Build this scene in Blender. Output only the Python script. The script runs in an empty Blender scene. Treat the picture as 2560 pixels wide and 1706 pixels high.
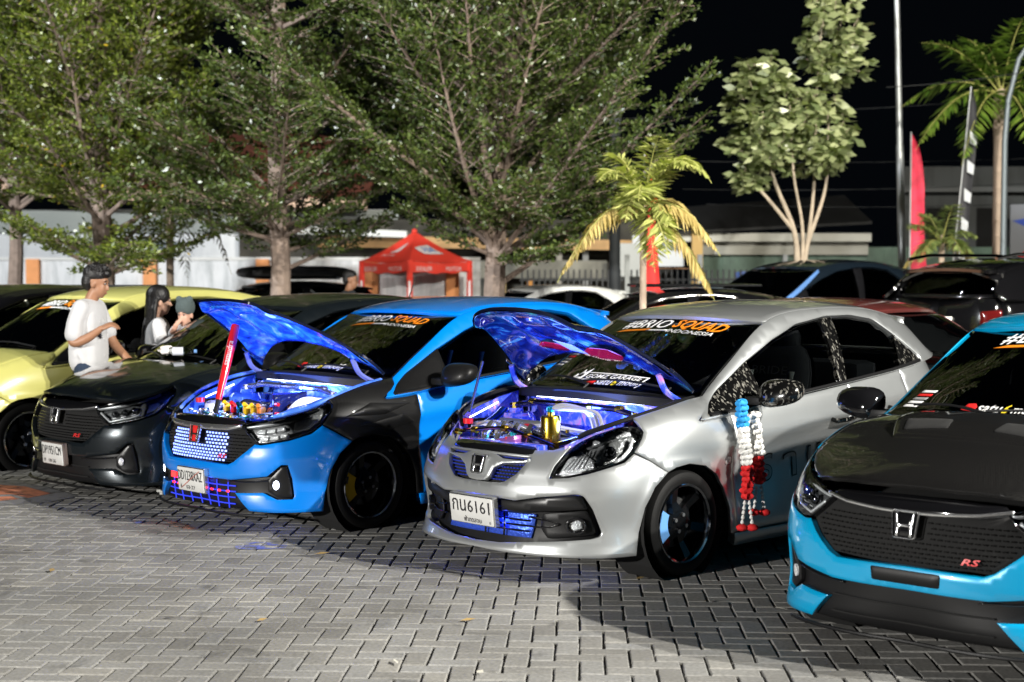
import bpy, bmesh, math, random
import numpy as np
from mathutils import Vector, Matrix, noise as mnoise
from mathutils.geometry import delaunay_2d_cdt
random.seed(7); RNG = np.random.default_rng(7)
SC = bpy.context.scene
COL = SC.collection
R = math.radians
# ------------------------------------------------------------------ camera
cam = bpy.data.cameras.new('camera'); camo = bpy.data.objects.new('camera', cam); COL.objects.link(camo)
camo.location = (0, 0, 1.60); camo.rotation_euler = (R(90) - math.atan(166 / 3750), 0, 0)
cam.sensor_width = 36; cam.lens = 3750 / 2560 * 36; cam.clip_end = 400; cam.clip_start = .1
cam.dof.use_dof = True; cam.dof.focus_distance = 8.2; cam.dof.aperture_fstop = 2.6
SC.camera = camo
# ------------------------------------------------------------------ night sky
W = bpy.data.worlds.new('World'); SC.world = W; W.use_nodes = True
bg = W.node_tree.nodes['Background']; bg.inputs[0].default_value = (.30, .42, .62, 1); bg.inputs[1].default_value = .004
# ------------------------------------------------------------------ floodlights (beside and behind the photographer, and down the car park)
def flood(name, loc, aim, watts, size, col=(1, .96, .88), spot=70, blend=.5):
    l = bpy.data.lights.new(name, 'SPOT'); l.energy = watts; l.color = col; l.shadow_soft_size = size
    l.spot_size = R(spot); l.spot_blend = blend
    o = bpy.data.objects.new(name, l); COL.objects.link(o); o.location = loc
    o.rotation_euler = (Vector(aim) - Vector(loc)).to_track_quat('-Z', 'Y').to_euler(); return o
flood('floodlight', (10.5, .5, 7.3), (-2, 10, .5), 12500, .11, spot=125, blend=.4)
flood('floodlight', (10.4, 2.7, 7.3), (-2, 9.5, .3), 8600, .11, (1, .97, .9), 130)
flood('floodlight', (-13.5, -4.2, 3.4), (0, 13, 1.9), 17000, .16, (1, .97, .92), 80)
flood('floodlight', (-16, 8, 13), (-8, 32, 2), 42000, .2, (.95, .98, 1), 100)
flood('floodlight', (6, 6, 13), (7, 32, 3), 24000, .2, (1, .95, .82), 100)
SC.view_settings.view_transform = 'Standard'; SC.view_settings.look = 'None'; SC.view_settings.exposure = 0; SC.view_settings.gamma = 1
try: SC.view_settings.use_curve_mapping = False
except Exception: pass
SC.cycles.max_bounces = 7; SC.cycles.transparent_max_bounces = 14; SC.cycles.glossy_bounces = 4; SC.cycles.diffuse_bounces = 3
SC.cycles.sample_clamp_indirect = 4; SC.cycles.use_denoising = True
SC.cycles.caustics_reflective = False; SC.cycles.caustics_refractive = False

# ------------------------------------------------------------------ materials
MATS = {}
def nt(m): return m.node_tree.nodes, m.node_tree.links
def mat(name, col=(.5, .5, .5), rough=.5, metal=0., coat=0., emit=None, es=1., bump=0., bscale=40., var=0., vscale=6., rnd=0., spec=.5, coatr=.03, detail=4):
    if name in MATS: return MATS[name]
    m = bpy.data.materials.new(name); m.use_nodes = True; N, L = nt(m); b = N['Principled BSDF']
    b.inputs['Base Color'].default_value = (*col, 1); b.inputs['Roughness'].default_value = rough; b.inputs['Metallic'].default_value = metal
    b.inputs['Coat Weight'].default_value = coat; b.inputs['Coat Roughness'].default_value = coatr; b.inputs['Specular IOR Level'].default_value = spec
    if emit: b.inputs['Emission Color'].default_value = (*emit, 1); b.inputs['Emission Strength'].default_value = es
    tc = N.new('ShaderNodeTexCoord')
    if var or rnd:
        n = N.new('ShaderNodeTexNoise'); n.inputs['Scale'].default_value = vscale; n.inputs['Detail'].default_value = detail
        L.new(tc.outputs['Object'], n.inputs['Vector'])
        mr = N.new('ShaderNodeMapRange'); mr.inputs[1].default_value = .3; mr.inputs[2].default_value = .7; mr.inputs[3].default_value = 1 - var; mr.inputs[4].default_value = 1 + var
        L.new(n.outputs[0], mr.inputs[0]); fac = mr.outputs[0]
        if rnd:
            oi = N.new('ShaderNodeObjectInfo'); m2 = N.new('ShaderNodeMapRange'); m2.inputs[3].default_value = 1 - rnd; m2.inputs[4].default_value = 1 + rnd
            L.new(oi.outputs['Random'], m2.inputs[0]); mu = N.new('ShaderNodeMath'); mu.operation = 'MULTIPLY'; L.new(fac, mu.inputs[0]); L.new(m2.outputs[0], mu.inputs[1]); fac = mu.outputs[0]
        vm = N.new('ShaderNodeVectorMath'); vm.operation = 'SCALE'; vm.inputs[0].default_value = col; L.new(fac, vm.inputs['Scale']); L.new(vm.outputs[0], b.inputs['Base Color'])
    if bump:
        n = N.new('ShaderNodeTexNoise'); n.inputs['Scale'].default_value = bscale; n.inputs['Detail'].default_value = 5; L.new(tc.outputs['Object'], n.inputs['Vector'])
        bp = N.new('ShaderNodeBump'); bp.inputs['Strength'].default_value = bump; bp.inputs['Distance'].default_value = .01; L.new(n.outputs[0], bp.inputs['Height']); L.new(bp.outputs[0], b.inputs['Normal'])
    MATS[name] = m; return m
def paint(name, col, metal=0., rough=.35, coat=1.):
    if name in MATS: return MATS[name]
    m = mat(name, col, rough, metal, coat, var=.05, vscale=3)
    N, L = nt(m); b = N['Principled BSDF']; tc = [n for n in N if n.type == 'TEX_COORD'][0]
    # fine flake in the base, dust film in the roughness
    n = N.new('ShaderNodeTexNoise'); n.inputs['Scale'].default_value = 7; n.inputs['Detail'].default_value = 6; L.new(tc.outputs['Object'], n.inputs['Vector'])
    mr = N.new('ShaderNodeMapRange'); mr.inputs[1].default_value = .35; mr.inputs[2].default_value = .75; mr.inputs[3].default_value = .02; mr.inputs[4].default_value = .11
    L.new(n.outputs[0], mr.inputs[0]); L.new(mr.outputs[0], b.inputs['Coat Roughness'])
    return m
def glass(name, tint, refl=1., rough=.01, ior=1.5):
    if name in MATS: return MATS[name]
    m = bpy.data.materials.new(name); m.use_nodes = True; N, L = nt(m); N.remove(N['Principled BSDF'])
    t = N.new('ShaderNodeBsdfTransparent'); t.inputs[0].default_value = (*tint, 1); g = N.new('ShaderNodeBsdfGlossy'); g.inputs['Roughness'].default_value = rough; g.inputs['Color'].default_value = (refl, refl, refl, 1)
    f = N.new('ShaderNodeFresnel'); f.inputs[0].default_value = ior; x = N.new('ShaderNodeMixShader'); L.new(f.outputs[0], x.inputs[0]); L.new(t.outputs[0], x.inputs[1]); L.new(g.outputs[0], x.inputs[2])
    L.new(x.outputs[0], N['Material Output'].inputs[0]); MATS[name] = m; return m
def carbon(name, a=(.012, .012, .013), b_=(.05, .05, .052), coat=1.):
    if name in MATS: return MATS[name]
    m = mat(name, a, .38, .0, coat, spec=.18); N, L = nt(m); b = N['Principled BSDF']; tc = N.new('ShaderNodeTexCoord')
    w = N.new('ShaderNodeTexChecker'); w.inputs['Scale'].default_value = 160; w.inputs[1].default_value = (*a, 1); w.inputs[2].default_value = (*b_, 1); L.new(tc.outputs['Object'], w.inputs['Vector']); L.new(w.outputs[0], b.inputs['Base Color'])
    return m
def marble(name, stops, scale=3., rough=.12, dist=2.5, coat=1., seed=0.):
    """airbrushed swirl art: warped noise through a ramp"""
    if name in MATS: return MATS[name]
    m = mat(name, (.1, .1, .5), rough, 0, coat); N, L = nt(m); b = N['Principled BSDF']; tc = N.new('ShaderNodeTexCoord')
    mp = N.new('ShaderNodeMapping'); mp.inputs['Location'].default_value = (seed, seed * .7, 0); L.new(tc.outputs['Object'], mp.inputs[0])
    n = N.new('ShaderNodeTexNoise'); n.inputs['Scale'].default_value = scale; n.inputs['Detail'].default_value = 7; n.inputs['Distortion'].default_value = dist; n.inputs['Roughness'].default_value = .62; L.new(mp.outputs[0], n.inputs['Vector'])
    r = N.new('ShaderNodeValToRGB'); e = r.color_ramp.elements
    e[0].position, e[0].color = stops[0][0], (*stops[0][1], 1); e[1].position, e[1].color = stops[-1][0], (*stops[-1][1], 1)
    for p, c in stops[1:-1]: q = e.new(p); q.color = (*c, 1)
    L.new(n.outputs[0], r.inputs[0]); L.new(r.outputs[0], b.inputs['Base Color']); return m

# ------------------------------------------------------------------ object helpers
def tag(o, label=None, cat=None, group=None, kind=None):
    if label: o['label'] = label
    if cat: o['category'] = cat
    if group: o['group'] = group
    if kind: o['kind'] = kind
    return o
def thing(name, loc=(0, 0, 0), rz=0., label=None, cat=None, group=None, scale=1.):
    o = bpy.data.objects.new(name, None); COL.objects.link(o); o.location = loc; o.rotation_euler = (0, 0, rz); o.scale = (scale,) * 3
    o.empty_display_size = .2
    return tag(o, label, cat, group)
def link(name, me, m=None, parent=None):
    o = bpy.data.objects.new(name, me); COL.objects.link(o)
    if m is not None and not me.materials: me.materials.append(m)
    if parent is not None: o.parent = parent
    return o
def mesh(name, V, F, m=None, parent=None, smooth=True, flat=None):
    me = bpy.data.meshes.new(name); me.from_pydata([tuple(map(float, v)) for v in V], [], [tuple(map(int, f)) for f in F])
    if smooth: me.polygons.foreach_set('use_smooth', [True] * len(me.polygons))
    me.update(); return link(name, me, m, parent)
def quads(name, V, m, parent=None, smooth=False):
    """V: (n,4,3) array -> one mesh of n quads, fast"""
    V = np.asarray(V, np.float32); n = len(V); me = bpy.data.meshes.new(name)
    me.vertices.add(n * 4); me.vertices.foreach_set('co', V.reshape(-1)); me.loops.add(n * 4); me.loops.foreach_set('vertex_index', np.arange(n * 4, dtype=np.int32))
    me.polygons.add(n); me.polygons.foreach_set('loop_start', np.arange(0, n * 4, 4, dtype=np.int32)); me.polygons.foreach_set('loop_total', np.full(n, 4, np.int32))
    me.update(); me.validate(); return link(name, me, m, parent)
class MB:
    """collects boxes, tubes, lathes and blobs; build() links ONE mesh object"""
    def __init__(s): s.V = []; s.F = []
    def add(s, V, F):
        k = len(s.V); s.V += [tuple(map(float, v)) for v in V]; s.F += [tuple(i + k for i in f) for f in F]; return s
    def box(s, c, d, rz=0., M=None, bev=0.):
        x, y, z = [q / 2 for q in d]; bm = bmesh.new(); bmesh.ops.create_cube(bm, size=1)
        for v in bm.verts: v.co = Vector((v.co.x * d[0], v.co.y * d[1], v.co.z * d[2]))
        if bev: bmesh.ops.bevel(bm, geom=bm.edges[:], offset=bev, segments=2, affect='EDGES', profile=.6)
        Mx = M or Matrix.Rotation(rz, 3, 'Z'); bm.verts.index_update()
        V = [(Mx @ v.co) + Vector(c) for v in bm.verts]; F = [[v.index for v in f.verts] for f in bm.faces]; bm.free(); return s.add(V, F)
    def tube(s, pts, r, n=8, cap=True):
        P = [Vector(p) for p in pts]; rr = r if hasattr(r, '__len__') else [r] * len(P); V = []; F = []; up = None
        for i, p in enumerate(P):
            t = (P[min(i + 1, len(P) - 1)] - P[max(i - 1, 0)]).normalized()
            if up is None: up = t.orthogonal().normalized()
            a = (up - t * up.dot(t)); a = a.normalized() if a.length > 1e-6 else t.orthogonal().normalized(); up = a; b = t.cross(a)
            for k in range(n): w = 2 * math.pi * k / n; V.append(p + (a * math.cos(w) + b * math.sin(w)) * rr[i])
        for i in range(len(P) - 1):
            for k in range(n): F.append((i * n + k, i * n + (k + 1) % n, (i + 1) * n + (k + 1) % n, (i + 1) * n + k))
        if cap: F.append(tuple(range(n - 1, -1, -1))); F.append(tuple((len(P) - 1) * n + k for k in range(n)))
        return s.add(V, F)
    def lathe(s, prof, c=(0, 0, 0), axis='Z', n=24):
        V = []; F = []
        for r, h in prof:
            for k in range(n):
                w = 2 * math.pi * k / n; a, b = r * math.cos(w), r * math.sin(w)
                V.append({'Z': (a, b, h), 'Y': (b, h, a), 'X': (h, a, b)}[axis])
        for i in range(len(prof) - 1):
            for k in range(n): F.append((i * n + k, i * n + (k + 1) % n, (i + 1) * n + (k + 1) % n, (i + 1) * n + k))
        return s.add([Vector(v) + Vector(c) for v in V], F)
    def blob(s, c, r, p=2., n=14, M=None, f=None):
        V = []; F = []; q = 2 / p
        sp = lambda v, e: math.copysign(abs(v) ** e, v)
        for i in range(n + 1):
            a = -math.pi / 2 + math.pi * i / n
            for k in range(2 * n):
                b = math.pi * k / n; v = Vector((sp(math.cos(a), q) * sp(math.cos(b), q) * r[0], sp(math.cos(a), q) * sp(math.sin(b), q) * r[1], sp(math.sin(a), q) * r[2]))
                if f: v = Vector(f(v))
                if M: v = M @ v
                V.append(v + Vector(c))
        for i in range(n):
            for k in range(2 * n): F.append((i * 2 * n + k, i * 2 * n + (k + 1) % (2 * n), (i + 1) * 2 * n + (k + 1) % (2 * n), (i + 1) * 2 * n + k))
        return s.add(V, F)
    def build(s, name, m=None, parent=None, smooth=True, ang=35):
        o = mesh(name, s.V, s.F, m, parent, smooth)
        if smooth:
            bm = bmesh.new(); bm.from_mesh(o.data); bmesh.ops.remove_doubles(bm, verts=bm.verts, dist=1e-5); bmesh.ops.recalc_face_normals(bm, faces=bm.faces)
            for e in bm.edges:
                e.smooth = not (len(e.link_faces) == 2 and e.calc_face_angle(0) > R(ang))
            bm.to_mesh(o.data); bm.free()
        return o
def copy_tree(o, parent=None):
    c = o.copy(); COL.objects.link(c)
    if parent is not None: c.parent = parent
    for ch in list(o.children): copy_tree(ch, c)
    return c
# ------------------------------------------------------------------ panels: a 2-D outline laid on a curved surface fn(u, v)
def roundpoly(P, r=.0, n=3):
    if r <= 0: return [tuple(p) for p in P]
    out = []; N_ = len(P)
    for i in range(N_):
        a, b, c = [np.array(P[(i + k) % N_], float) for k in (-1, 0, 1)]; da, dc = a - b, c - b; la, lc = np.linalg.norm(da), np.linalg.norm(dc)
        k = min(r, la * .45, lc * .45); p, q = b + da / la * k, b + dc / lc * k
        for t in np.linspace(0, 1, n + 1): out.append(tuple((1 - t) ** 2 * p + 2 * t * (1 - t) * b + t * t * q))
    return out
def densify(P, h):
    out = []
    for i in range(len(P)):
        a, b = np.array(P[i], float), np.array(P[(i + 1) % len(P)], float); n = max(1, int(math.ceil(np.linalg.norm(b - a) / h)))
        for k in range(n): out.append(a + (b - a) * k / n)
    P = np.array(out); keep = [i for i in range(len(P)) if np.linalg.norm(P[i] - P[i - 1]) > 1e-5]; return P[keep]
def area(P): x, y = np.array(P).T; return .5 * np.sum(x * np.roll(y, -1) - np.roll(x, -1) * y)
def inside(P, Q):
    x, y = Q[:, 0], Q[:, 1]; r = np.zeros(len(Q), bool)
    for i in range(len(P)):
        (x1, y1), (x2, y2) = P[i - 1], P[i]; c = ((y1 > y) != (y2 > y)); 
        if y1 != y2: r ^= c & (x < (x2 - x1) * (y - y1) / (y2 - y1) + x1)
    return r
def shrink(P, d):
    P = np.asarray(P); t = np.roll(P, -1, 0) - np.roll(P, 1, 0); t = t / np.maximum(np.linalg.norm(t, axis=1), 1e-9)[:, None]; return P + np.stack([-t[:, 1], t[:, 0]], 1) * d
def nrm(fn, u, v, e=2e-3):
    a = fn(u + e, v) - fn(u - e, v); b = fn(u, v + e) - fn(u, v - e); n = np.cross(a, b); return n / np.maximum(np.linalg.norm(n, axis=1), 1e-9)[:, None]
def tri2d(loops, h):
    P0 = loops[0]; lo, hi = P0.min(0), P0.max(0)
    gx = np.arange(lo[0], hi[0], h); gy = np.arange(lo[1], hi[1], h * .87)
    G = np.array([(x + (h / 2 if j % 2 else 0), y) for j, y in enumerate(gy) for x in gx]) if len(gx) * len(gy) else np.zeros((0, 2))
    if len(G):
        k = inside(P0, G)
        for H in loops[1:]: k &= ~inside(H, G)
        G = G[k]; B = np.vstack(loops)
        if len(G): G = G[np.array([np.min(((B - g) ** 2).sum(1)) > (h * .45) ** 2 for g in G], bool)]
    V = np.vstack(loops + ([G] if len(G) else [])); E = []; k = 0
    for Lp in loops: E += [(k + i, k + (i + 1) % len(Lp)) for i in range(len(Lp))]; k += len(Lp)
    vo, _, fo, ov, _, _ = delaunay_2d_cdt([Vector(p) for p in V.tolist()], E, [], 0, 1e-6)
    vo = np.array([tuple(v) for v in vo]); src = [o[0] if o else -1 for o in ov]
    F = [f for f in fo]; C = np.array([vo[list(f)].mean(0) for f in F]); k = inside(P0, C)
    for H in loops[1:]: k &= ~inside(H, C)
    F = [tuple(f) if area(vo[list(f)]) > 0 else tuple(reversed(f)) for f, q in zip(F, k) if q]
    return vo, F, src
def panel(name, poly, fn, m, parent, h=.03, thick=.018, gap=.0015, holes=(), off=0., r=0., bev=.003, build=True, hr=None, relief=None):
    loops = []
    for i, P in enumerate([poly] + list(holes)):
        P = roundpoly(P, r if i == 0 else (r if hr is None else hr)); 
        if (area(P) > 0) != (i == 0): P = P[::-1]
        loops.append(shrink(densify(P, h * .7), gap + bev))
    vo, F, src = tri2d(loops, h); u, v = vo[:, 0], vo[:, 1]; N = nrm(fn, u, v); X = fn(u, v) + N * off
    if relief is not None: X = X + N * relief(u, v)[:, None]
    V = list(X); F = list(F)
    inv = {}
    for i, s in enumerate(src):
        if s >= 0 and s not in inv: inv[s] = i
    k = 0
    for Lp in loops:
        ids = [inv.get(k + i) for i in range(len(Lp))]; k += len(Lp); ok = [i for i in range(len(Lp)) if ids[i] is not None]
        Lq = shrink(Lp, -bev)[ok]; idx = [ids[i] for i in ok]; n_ = len(idx); nn = nrm(fn, Lq[:, 0], Lq[:, 1]); A = fn(Lq[:, 0], Lq[:, 1]) + nn * off
        if relief is not None: A = A + nn * relief(Lq[:, 0], Lq[:, 1])[:, None]
        b0 = len(V); V += list(A - nn * bev); b1 = len(V); V += list(A - nn * bev); b2 = len(V); V += list(A - nn * thick)
        for i in range(n_):
            j = (i + 1) % n_; F.append((idx[j], idx[i], b0 + i, b0 + j)); F.append((b1 + j, b1 + i, b2 + i, b2 + j))
    if not build: return np.array(V), F
    return mesh(name, V, F, m, parent)
def mirror(o, parent=None, name=None):
    me = o.data.copy(); co = np.zeros(len(me.vertices) * 3, np.float32); me.vertices.foreach_get('co', co); co = co.reshape(-1, 3); co[:, 1] *= -1; me.vertices.foreach_set('co', co.reshape(-1)); me.flip_normals()
    c = bpy.data.objects.new(name or o.name.split('.')[0], me); COL.objects.link(c); c.parent = parent or o.parent
    if o.get('kind'): c['kind'] = o['kind']
    return c
def sym(H): # half outline starting and ending on the centre line -> whole outline
    return [tuple(p) for p in H] + [(-p[0], p[1]) for p in reversed(H) if abs(p[0]) > 1e-6]
def stripe(pts, w):
    P = np.array(pts, float); t = np.gradient(P, axis=0); t /= np.linalg.norm(t, axis=1)[:, None]; n = np.stack([-t[:, 1], t[:, 0]], 1); ww = np.broadcast_to(np.asarray(w, float), (len(P),))[:, None] / 2
    return [tuple(p) for p in P + n * ww] + [tuple(p) for p in (P - n * ww)[::-1]]
def plane_at(fn, u, v, off=0., flat=True):
    """a flat patch tangent to fn at (u, v): returns g(a, b) in metres"""
    u = np.array([u], float); v = np.array([v], float); o = fn(u, v)[0]; n = nrm(fn, u, v)[0]; e = fn(u + .01, v)[0] - fn(u - .01, v)[0]; e -= n * e.dot(n); e /= np.linalg.norm(e); f = np.cross(n, e)
    return lambda a, b: o + n * off + np.asarray(a, float)[..., None] * e + np.asarray(b, float)[..., None] * f
_TXT = {}
def text_verts(body, size=1., shear=0., bold=0., spacing=1., align='CENTER'):
    k = (body, size, shear, bold, spacing, align)
    if k in _TXT: return _TXT[k]
    cu = bpy.data.curves.new('lettering', 'FONT'); cu.body = body; cu.size = size; cu.shear = shear; cu.offset = bold; cu.space_character = spacing; cu.align_x = align; cu.align_y = 'CENTER'; cu.resolution_u = 2
    o = bpy.data.objects.new('lettering', cu); COL.objects.link(o); bpy.context.view_layer.update()
    me = o.evaluated_get(bpy.context.evaluated_depsgraph_get()).to_mesh(); V = np.array([v.co[:] for v in me.vertices]).reshape(-1, 3)[:, :2]; F = [tuple(p.vertices) for p in me.polygons]
    o.evaluated_get(bpy.context.evaluated_depsgraph_get()).to_mesh_clear(); bpy.data.objects.remove(o); bpy.data.curves.remove(cu); _TXT[k] = (V, F); return V, F
def lettering(body, fn, m, parent, at=(0, 0), size=.05, width=None, height=None, shear=0., bold=0., spacing=1., off=.002, slope=0., bend=0., rot=0., align='CENTER', name='lettering', flipu=False):
    V, F = text_verts(body, 1., shear, bold, spacing, align); V = V.copy()
    if not len(V): return None
    V[:, 1] -= (V[:, 1].max() + V[:, 1].min()) / 2
    if align == 'CENTER': V[:, 0] -= (V[:, 0].max() + V[:, 0].min()) / 2
    sx = (width / (np.ptp(V[:, 0]))) if width else size; sy = (height / np.ptp(V[:, 1])) if height else (size if not width else sx)
    V = V * (sx, sy)
    if flipu: V[:, 0] *= -1; F = [tuple(reversed(f)) for f in F]
    V[:, 1] += V[:, 0] * slope + bend * V[:, 0] ** 2
    if rot: c, s = math.cos(rot), math.sin(rot); V = V @ np.array([[c, s], [-s, c]])
    u, v = V[:, 0] + at[0], V[:, 1] + at[1]; X = fn(u, v) + nrm(fn, u, v) * off
    return mesh(name, X, F, m, parent, False)
def pchip(x,y,xq):
    x=np.asarray(x,float);y=np.asarray(y,float);h=np.diff(x);d=np.diff(y)/h
    m=np.zeros_like(y);m[0]=d[0];m[-1]=d[-1]
    for i in range(1,len(x)-1):
        if d[i-1]*d[i]>0:
            w1=2*h[i]+h[i-1];w2=h[i]+2*h[i-1];m[i]=(w1+w2)/(w1/d[i-1]+w2/d[i])
    xq=np.clip(np.asarray(xq,float),x[0],x[-1]);i=np.clip(np.searchsorted(x,xq)-1,0,len(x)-2)
    t=(xq-x[i])/h[i];t2=t*t;t3=t2*t
    return (2*t3-3*t2+1)*y[i]+(t3-2*t2+t)*h[i]*m[i]+(-2*t3+3*t2)*y[i+1]+(t3-t2)*h[i]*m[i+1]
def catmull(P,n=20):
    P=np.asarray(P,float);Q=np.vstack([2*P[0]-P[1],P,2*P[-1]-P[-2]]);out=[]
    t=np.linspace(0,1,n,endpoint=False)[:,None]
    for i in range(1,len(Q)-2):
        a,b,c,d=Q[i-1],Q[i],Q[i+1],Q[i+2]
        out.append(.5*(2*b+(c-a)*t+(2*a-5*b+4*c-d)*t*t+(3*b-a-3*c+d)*t**3))
    return np.vstack(out+[P[-1:]])
def sstep(a,b,x):
    t=np.clip((x-a)/(b-a),0,1);return t*t*(3-2*t)
ZK=[.10,.15,.20,.30,.40,.48,.54,.60,.66,.72,.78,.84,.90,.95,1.0,1.1]
class Body:
    @staticmethod
    def gs(A,sg):
        r=int(3*sg)+1;k=np.exp(-.5*(np.arange(-r,r+1)/sg)**2);k/=k.sum();P=np.pad(A,((r,r),(0,0)),'edge');return np.stack([np.convolve(P[:,i],k,'valid') for i in range(A.shape[1])],1)
    # all in metres; x forward from the front axle, y left, z up
    def __init__(b,front,stations,wb=2.345,belt=None,roofc=None,wr=.30,hub=.283,crease=None):
        b.wb=wb;b.wr=wr;b.hub=hub
        rear=[(-.5,.838),(-1.2,.845),(-1.8,.842),(-wb,.825),(-wb-.25,.775),(-wb-.42,.66),(-wb-.50,.42),(-wb-.525,0)]
        c=catmull(np.array(front+rear),24);q=np.r_[0,np.cumsum(np.hypot(*np.diff(c,axis=0).T))];u=np.linspace(0,q[-1],480);c=np.stack([np.interp(u,q,c[:,0]),np.interp(u,q,c[:,1])],1);c=b.gs(np.vstack([c[:40][::-1][:-1]*(1,-1),c,c[-40:][::-1][1:]*(1,-1)]),5)[39:-39]
        b.s=np.r_[0,np.cumsum(np.hypot(*np.diff(c,axis=0).T))];b.c=c
        g=np.gradient(c,b.s,axis=0);n=np.stack([g[:,1],-g[:,0]],1);n[0]=(1,0);n[-1]=(-1,0)
        for _ in range(12): n[1:-1]=(n[:-2]+2*n[1:-1]+n[2:])/4
        b.n=n/np.linalg.norm(n,axis=1)[:,None]
        S=[];D=[]
        for key,prof in stations:
            if key[0]=='y': k=int(np.argmin(abs(c[:75,1]-float(key[1:])))) if float(key[1:])>0 else 0
            elif key=='end': k=len(c)-1
            else: k=20+int(np.argmin(abs(c[20:-20,0]-float(key[1:]))+10*(c[20:-20,1]<.5)))
            S.append(b.s[k]);zz,dd=zip(*prof);D.append(pchip(zz,dd,ZK))
        b.sg=np.arange(0,b.s[-1]+.01,.01);b.zg=np.arange(.08,1.12,.005)
        A=np.stack([pchip(ZK,r,b.zg) for r in D]);b.T=np.stack([pchip(S,A[:,j],b.sg) for j in range(len(b.zg))],1)
        Tm=np.vstack([b.T[1:40][::-1],b.T,b.T[-40:-1][::-1]]);Tm=b.gs(Tm,6)[39:-39];b.T=b.gs(Tm.T,2.6).T
        b.crease=crease
        # belt / roof edge curves by x
        b.belt=belt or [(-.12,.822,.822),(-.36,.826,.842),(-.85,.83,.900),(-1.46,.828,.952),(-2.0,.815,1.0),(-2.3,.79,1.03),(-2.6,.72,1.06),(-2.8,.62,1.08)]
        b.redge=roofc or [(-.12,.822,.822),(-.2,.74,.885),(-.3,.672,.94),(-.6,.625,1.115),(-.99,.575,1.325),(-1.15,.566,1.368),(-1.4,.56,1.392),(-1.75,.556,1.40),(-2.05,.55,1.388),(-2.35,.54,1.345),(-2.55,.53,1.29),(-2.68,.53,1.2),(-2.8,.60,1.08)]
        b.rc=[(-.80,1.35),(-1.05,1.40),(-1.35,1.43),(-1.7,1.44),(-2.05,1.43),(-2.4,1.39),(-2.66,1.335)]
    def sx(b,x):  # s at body-side x
        k=20+int(np.argmin(abs(b.c[20:-20,0]-x)+10*(b.c[20:-20,1]<.3)));return b.s[k]
    def sy(b,y):
        k=int(np.argmin(abs(b.c[:60,1]-y)));return b.s[k]
    def lower(b,s,z):
        s=np.asarray(s,float);z=np.asarray(z,float);a=abs(s);sg=np.where(s<0,-1,1)
        x=np.interp(a,b.s,b.c[:,0]);y=np.interp(a,b.s,b.c[:,1]);nx=np.interp(a,b.s,b.n[:,0]);ny=np.interp(a,b.s,b.n[:,1])
        i=np.clip(a/.01,0,len(b.sg)-1.001);j=np.clip((z-.08)/.005,0,len(b.zg)-1.001)
        i0=i.astype(int);j0=j.astype(int);fi=i-i0;fj=j-j0;T=b.T
        d=(T[i0,j0]*(1-fi)+T[i0+1,j0]*fi)*(1-fj)+(T[i0,j0+1]*(1-fi)+T[i0+1,j0+1]*fi)*fj
        # wheel arch lips
        for wx in (0,-b.wb):
            r=np.hypot(x-wx,z-b.hub);side=sstep(.6,.78,y)
            d=d+side*.014*np.exp(-((r-b.wr-.012)/.035)**2)
        if b.crease:
            f=sstep(.15,-.5,x)*sstep(.5,.8,y);zc=np.interp(-x,*b.crease)
            e=z-zc;up=-.17*np.clip(e,0,.2);dn=-.34*np.clip(-e,0,.07)-.12*np.clip(-e-.07,0,.10)+.14*np.clip(-e-.20,0,.3)
            d=d+f*(up+dn)
        return np.stack([x+nx*d,sg*(y+ny*d),z],-1)
    def side(b,u,z):  # u=-x ; left side above the belt
        u=np.asarray(u,float);z=np.asarray(z,float)
        B=np.array(b.belt);R=np.array(b.redge)
        yb=pchip(-B[:,0],B[:,1],u);zb=pchip(-B[:,0],B[:,2],u);yr=pchip(-R[:,0],R[:,1],u);zr=pchip(-R[:,0],R[:,2],u)
        v=np.clip((z-zb)/np.maximum(zr-zb,.02),-.3,1.0)
        y=yb+(yr-yb)*v+np.clip(zr-zb,0,1)*.10*4*v*(1-v)*.5
        return np.stack([-u,y,z],-1)
    def edge(b,x):
        R=np.array(b.redge);return pchip(-R[:,0],R[:,1],-np.asarray(x,float)),pchip(-R[:,0],R[:,2],-np.asarray(x,float))
    def screen(b,y,z):
        y=np.asarray(y,float);z=np.asarray(z,float)
        R=np.array([r for r in b.redge if r[0]>=-1.0 and r[0]<=-.15])
        xe=pchip(R[:,2],R[:,0],z);ye=pchip(R[:,2],R[:,1],z)   # edge x at this height
        return np.stack([xe+.155*(1-np.clip(abs(y)/ye,0,1.05)**2.2),y,z+0*y],-1)
    def roof(b,x,y):
        x=np.asarray(x,float);y=np.asarray(y,float);ye,ze=b.edge(x)
        R=np.array(b.rc);zc=pchip(-R[:,0],R[:,1],-x);t=np.clip(abs(y)/ye,0,1)
        return np.stack([x,y,ze+(zc-ze)*(1-t**2.6)],-1)
    def hoodgrid(b):pass
FRONT=[(.765,0),(.757,.2),(.71,.4),(.645,.54),(.54,.665),(.38,.76),(.15,.812),(-.1,.832)]
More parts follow.
